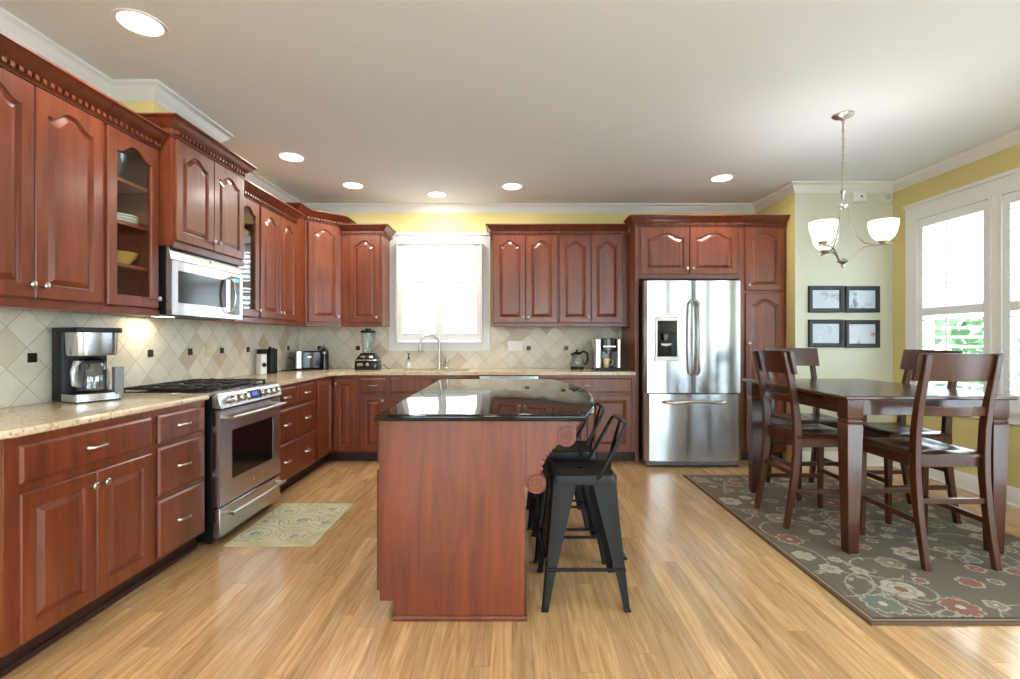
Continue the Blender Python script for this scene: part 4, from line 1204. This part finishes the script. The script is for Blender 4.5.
for k, (x0, x1, za, zb, lab) in enumerate([
        (2.905, 3.245, 1.505, 1.765, 'black framed faded print, upper left of the four'),
        (3.262, 3.60, 1.505, 1.762, 'black framed print with a dark shape, upper right of the four'),
        (2.905, 3.245, 1.165, 1.435, 'black framed very pale print, lower left of the four'),
        (3.262, 3.60, 1.160, 1.430, 'black framed print with a pinkish figure, lower right of the four')]):
    root = thing('picture_frame', lab, 'picture', (x0, YN, za), 0, 'framed pictures on the nook wall')
    w, h = x1 - x0, zb - za; t = .04
    MB().loops([[(d, y, d), (w - d, y, d), (w - d, y, h - d), (d, y, h - d)] for d, y in ((0, 0), (0, -.018), (.006, -.024), (t - .008, -.020), (t, -.012), (t, 0), (0, 0))], False, False).build('frame', 'frame_black', root)
    MB().box(t - .004, w - t + .004, -.009, -.003, t - .004, h - t + .004).build('print', art_mat(k), root)
root = thing('motion_sensor', 'white angled sensor box high on the nook wall behind the chandelier', 'sensor', (3.40, YN, 2.635))
MB().prism([(-.06, 0), (.065, 0), (.065, -.03), (.02, -.055), (-.04, -.045), (-.068, -.02)], -.05, .05).build('housing', 'white_plastic', root, bevel=.006)
MB().lathe([(.011, 0), (.010, .004), (0, .006)], (-.002, -.048, -.004), 14, 'y').build('lens', 'black_gloss', root)
root = thing('smoke_alarm', 'small round white alarm on the wall in the nook corner', 'alarm', (3.672, YN, 2.63))
MB().lathe([(.050, 0), (.050, .018), (.042, .028), (.0, .032)], (0, 0, 0), 26, 'y').build('cover', 'white_plastic', root)
MB().lathe([(.030, .0305), (.030, .034), (.024, .036), (0, .036)], (0, 0, 0), 20, 'y').build('grille', 'ceramic_grey', root)

# ---------------------------------------------------------------- things on the counters
# drip coffee maker, front faces -y locally
root = thing('coffee_maker', 'black and stainless drip coffee maker with glass carafe on the left countertop', 'coffee maker', (-2.275, 2.60, ZK + .001), math.radians(66))
b = MB(); b.prism(rrect(-.10, .10, .02, .115, .02), 0, .345); b.build('tower', 'black_plastic', root)
b = MB(); b.prism(rrect(-.10, .10, -.115, .115, .03), 0, .045); b.build('base', 'black_plastic', root)
b = MB(); b.prism(rrect(-.103, .103, -.119, .03, .03), .006, .040); b.build('base_band', 'steel', root)
b = MB(); L = []
for z, s in ((.225, .93), (.24, .97), (.338, 1.0)): L.append([(x * s, -.005 + (y + .005) * s, z) for x, y in rrect(-.098, .098, -.108, .03, .05)])
b.loops(L); b.build('filter_housing', 'steel', root)
b = MB(); b.prism(rrect(-.106, .106, -.122, .118, .04), .338, .362); b.build('lid', 'black_plastic', root, bevel=.004)
ca = MB().lathe([(.05, .048), (.064, .052), (.068, .09), (.066, .14), (.052, .175), (.046, .19), (.043, .19), (.049, .172), (.062, .138), (.064, .09), (.060, .056), (0, .052)], (0, -.045, 0), 26).build('carafe', 'dish_glass', root)
MB().lathe([(.048, .188), (.05, .20), (.03, .212), (0, .214)], (0, -.045, 0), 20).build('carafe_lid', 'black_plastic', ca)
MB().tube([(-.045, -.06, .195), (-.085, -.085, .19), (-.098, -.094, .15), (-.092, -.09, .09), (-.066, -.075, .07)], [.009, .012, .013, .012, .009], 10, flat=1.3).build('handle', 'steel', ca)
MB().box(.058, .098, -.122, -.09, .03, .165).build('button_panel', 'grey_plastic', root, bevel=.003)
MB().tube([(-.08, .11, .06), (-.14, .12, .07), (-.18, .10, .045), (-.17, .09, .005), (-.12, .12, .003)], .004, 8).build('cord', 'black_plastic', root)
root.scale = (1.07, 1.07, 1.07)

# electric can opener and dark canister
root = thing('can_opener', 'silver electric can opener with a black top against the left wall tiles', 'can opener', (-2.345, 4.54, ZK), math.radians(60))
MB().prism(rrect(-.032, .032, -.04, .04, .012), 0, .19).build('body', 'white_plastic', root, bevel=.003)
MB().prism(rrect(-.030, .030, -.05, .036, .012), .191, .235).build('head', 'black_plastic', root, bevel=.003)
MB().lathe([(.022, 0), (.018, .012), (0, .014)], (0, -.04, .09), 16, 'y').build('cutter', 'black_gloss', root)
root = thing('knife_block', 'tall dark rectangular block beside the can opener', 'knife block', (-2.325, 4.69, ZK), math.radians(60))
MB().prism(rrect(-.038, .038, -.042, .042, .012), 0, .235).build('block', 'black_plastic', root, bevel=.003)
for k in range(3): MB().box(-.030 + k * .022, -.016 + k * .022, -.012, .012, .235, .243).build('handle', 'black_gloss', root, bevel=.002)
# toaster in the corner
root = thing('toaster', 'black and silver toaster in the back corner of the counter', 'toaster', (-2.20, 5.27, ZK), math.radians(22))
MB().prism(rrect(-.13, .13, -.085, .085, .03), .012, .20).build('body', 'black_gloss', root, bevel=.012, seg=3)
MB().prism(rrect(-.142, -.07, -.088, .088, .02), .014, .205).build('end_cap', 'steel', root, bevel=.006)
MB().box(-.05, .10, -.045, -.018, .198, .203).box(-.05, .10, .018, .045, .198, .203).build('slot', 'black_plastic', root)
MB().box(-.02, .02, -.11, -.085, .13, .15).build('lever', 'chrome', root, bevel=.004)
b = MB()
for x in (-.1, .1):
    for y in (-.06, .06): b.cyl((x, y, 0), (x, y, .014), .012, 8)
b.build('foot', 'black_plastic', root)
MB().tube([(-.13, .03, .08), (-.20, .05, .13), (-.28, .02, .10), (-.30, -.06, .03), (-.26, -.10, .004), (-.12, .04, .004)], .0045, 8).build('cord', 'black_plastic', root)
root = thing('utensil_jar', 'small dark jar with chrome lid standing behind the toaster', 'jar', (-2.11, 5.44, ZK))
MB().lathe([(0, 0), (.05, 0), (.052, .02), (.052, .19), (.045, .205), (0, .205)], n=24).build('jar', 'black_gloss', root)
MB().lathe([(.046, .205), (.047, .225), (.03, .24), (.012, .245), (.014, .262), (0, .268)], n=24).build('lid', 'chrome', root)
root = thing('pepper_mill', 'tall black pepper mill with silver collar right of the toaster', 'pepper mill', (-2.02, 5.22, ZK))
MB().lathe([(0, 0), (.026, 0), (.027, .02), (.022, .07), (.024, .15), (.024, .17), (0, .17)], n=20).build('body', 'black_gloss', root)
MB().lathe([(.022, .17), (.024, .175), (.024, .195), (.018, .2), (0, .2)], n=20).build('collar', 'chrome', root)
MB().lathe([(.016, .2), (.020, .21), (.018, .228), (0, .236)], n=20).build('cap', 'black_plastic', root)
# blender
root = thing('blender', 'dark countertop blender with clear jar left of the sink window', 'blender', (-1.56, 5.26, ZK))
b = MB(); L = []
for z, s in ((0, 1.0), (.012, 1.02), (.10, .98), (.135, .82), (.165, .62), (.18, .58)): L.append([(x * s, y * s, z) for x, y in rrect(-.125, .125, -.10, .10, .035)])
b.loops(L); b.build('base', 'black_gloss', root, sharp=50)
MB().prism(rrect(-.124, .124, -.099, .099, .036), .100, .112).build('chrome_band', 'chrome', root)
MB().lathe([(.018, 0), (.018, .014), (.014, .018), (0, .018)], (.02, -.10, .06), 18, 'y').build('dial', 'chrome', root)
MB().box(-.085, -.03, -.106, -.098, .045, .075).build('button_panel', 'nickel', root, bevel=.002)
j = MB().lathe([(.055, .18), (.060, .19), (.068, .25), (.078, .40), (.075, .40), (.064, .25), (.055, .195), (0, .19)], n=26).build('jar', 'dish_glass', root)
MB().tube([(0, .07, .38), (0, .115, .37), (0, .12, .30), (0, .105, .24), (0, .065, .23)], .009, 8).build('handle', 'dish_glass', j)
MB().lathe([(.079, .398), (.080, .415), (.06, .425), (.03, .427), (.028, .445), (0, .447)], n=26).build('lid', 'black_plastic', j)
MB().tube([(.11, .05, .02), (.16, .06, .05), (.19, .02, .02), (.22, .05, .004)], .004, 8).build('cord', 'black_plastic', root)
# soap, faucet
root = thing('soap_dispenser', 'clear soap bottle with dark pump beside the sink', 'soap dispenser', (-1.155, 5.42, ZK))
MB().lathe([(0, 0), (.033, 0), (.035, .01), (.035, .085), (.028, .10), (.014, .106), (0, .107)], n=22).build('bottle', 'dish_glass', root)
MB().lathe([(0, .003), (.031, .004), (.031, .075), (0, .076)], n=20).build('soap', 'white_plastic', root)
MB().lathe([(.014, .106), (.014, .122), (.006, .126), (.006, .16), (.012, .163), (.012, .172), (0, .173)], n=16).tube([(0, 0, .168), (.01, -.03, .167), (.012, -.045, .160)], .005, 8).build('pump', 'bronze', root)
root = thing('faucet', 'gooseneck nickel kitchen faucet behind the sink', 'faucet', (-.815, 5.425, ZK))
MB().lathe([(0, 0), (.030, 0), (.030, .006), (.022, .014), (.018, .06), (0, .06)], n=22).build('base', 'nickel', root)
pts = [(0, 0, .05), (0, 0, .28)] + [(-.095 + .095 * math.cos(math.radians(a)), -.10 * (1 - math.cos(math.radians(a))) * .6, .28 + .095 * math.sin(math.radians(a))) for a in range(15, 181, 15)] + [(-.192, -.122, .25)]
MB().tube(pts, .012, 12).build('spout', 'nickel', root)
MB().tube([(-.192, -.122, .262), (-.194, -.124, .20), (-.194, -.124, .185)], [.015, .018, .014], 12).build('spray_head', 'nickel', root)
b = MB(); b.tube([(.015, 0, .05), (.045, -.005, .055), (.06, -.008, .09), (.065, -.01, .15)], [.016, .014, .010, .008], 10); b.build('lever', 'nickel', root)
root = thing('side_sprayer', 'small nickel side sprayer right of the faucet', 'sprayer', (-.735, 5.44, ZK))
MB().lathe([(0, 0), (.022, 0), (.022, .008), (.013, .02), (.012, .06), (.017, .09), (.016, .115), (0, .12)], n=18).build('body', 'nickel', root)
# glass coffee pot
root = thing('glass_kettle', 'round glass kettle with black handle and lid near the pod coffee machine', 'kettle', (.715, 5.33, ZK))
MB().lathe([(0, 0), (.074, 0), (.076, .012), (.070, .028), (0, .028)], n=26).build('warming_base', 'black_plastic', root)
MB().lathe([(.066, .029), (.078, .05), (.078, .08), (.064, .13), (.045, .165), (.042, .165), (.061, .128), (.075, .08), (.075, .052), (.063, .034), (0, .032)], n=28).build('pot', 'dish_glass', root)
MB().lathe([(.046, .163), (.048, .172), (.040, .186), (.014, .194), (.012, .207), (.016, .215), (0, .222)], n=24).build('lid', 'black_plastic', root)
MB().tube([(.035, 0, .182), (.075, -.004, .195), (.112, -.006, .175), (.118, -.006, .12), (.105, -.006, .07), (.075, -.004, .05)], [.010, .011, .012, .011, .010, .009], 10).build('handle', 'black_plastic', root)
MB().tube([(-.045, 0, .155), (-.068, 0, .172)], [.014, .008], 8).build('spout', 'black_plastic', root)
# pod coffee machine
root = thing('pod_coffee_machine', 'black and silver pod coffee machine near the refrigerator', 'coffee machine', (1.01, 5.20, ZK))
MB().prism(rrect(-.135, .135, -.02, .16, .03), 0, .325).build('body', 'black_gloss', root, bevel=.004)
MB().prism(rrect(-.135, .135, -.145, .0, .02), 0, .03).build('drip_tray', 'black_plastic', root, bevel=.003)
MB().prism(rrect(-.065, .080, -.13, -.005, .03), .20, .338).build('brew_head', 'black_gloss', root, bevel=.008)
MB().prism(rrect(-.145, -.070, -.13, .10, .022), .022, .330).build('side_column', 'steel', root, bevel=.004)
MB().prism(rrect(.085, .145, -.13, .10, .022), .022, .330).build('side_column', 'steel', root, bevel=.004)
MB().lathe([(.016, .20), (.014, .178), (0, .176)], (.008, -.07, 0), 16).build('nozzle', 'chrome', root)
MB().box(-.06, .075, -.142, -.13, .245, .262).build('handle', 'chrome', root, bevel=.004)
root = thing('mug', 'cream mug standing on the drip tray of the pod coffee machine', 'mug', (.995, 5.125, ZK + .0305))
MB().lathe([(0, 0), (.030, 0), (.032, .004), (.038, .05), (.044, .098), (.041, .098), (.035, .05), (.029, .008), (0, .007)], n=26).build('cup', 'cream_ceramic', root)
MB().tube([(.040, 0, .085), (.062, 0, .08), (.070, 0, .055), (.060, 0, .030), (.036, 0, .025)], .005, 8).build('handle', 'cream_ceramic', root)

# dishes behind the glass doors
def shelf_z(k, n=3): return Z0 + .03 + (Z1 - Z0 - .05) * k / (n + 1) + .0095
def dish(name, label, cat, loc, prof, mat, group=None):
    return tag(MB().lathe(prof, n=26).build(name, mat, None, loc=loc), label, cat, group)
BOWL = lambda r, h: [(0, 0), (r * .45, 0), (r * .5, .006), (r * .85, h * .6), (r, h), (r - .005, h), (r * .8, h * .58), (r * .44, .01), (0, .01)]
xg = -2.24
dish('glass_vase', 'cut clear glass vase on the top shelf behind the near glass door', 'vase', (xg, 2.755, shelf_z(3)), [(0, 0), (.045, 0), (.03, .02), (.05, .07), (.075, .16), (.07, .16), (.045, .07), (.02, .03), (0, .03)], 'dish_glass')
for k in range(3):
    dish('plate', ['bottom white plate', 'middle white plate', 'top white plate'][k] + ' of the small stack behind the near glass door', 'plate', (xg, 2.745, shelf_z(2) + .0165 * k), [(0, 0), (.06, 0), (.062, .004), (.10, .014), (.10, .018), (.06, .009), (0, .007)], 'porcelain', 'white plates behind the near glass door')
dish('serving_bowl', 'yellow bowl on the lower shelf behind the near glass door', 'bowl', (xg, 2.755, shelf_z(1)), BOWL(.095, .075), 'yellow_ceramic')
dish('ramekin', 'short white dish at the bottom behind the near glass door', 'bowl', (xg, 2.775, Z0 + .0305), BOWL(.06, .07), 'porcelain')
dish('white_bowl', 'white bowl on the upper shelf behind the far narrow glass door', 'bowl', (xg, 3.82, shelf_z(3)), BOWL(.09, .06), 'porcelain')
dish('glass_tumbler', 'clear tumbler at the bottom behind the far narrow glass door', 'glass', (xg, 3.85, shelf_z(1)), [(0, 0), (.03, 0), (.036, .12), (.034, .12), (.028, .006), (0, .006)], 'dish_glass')
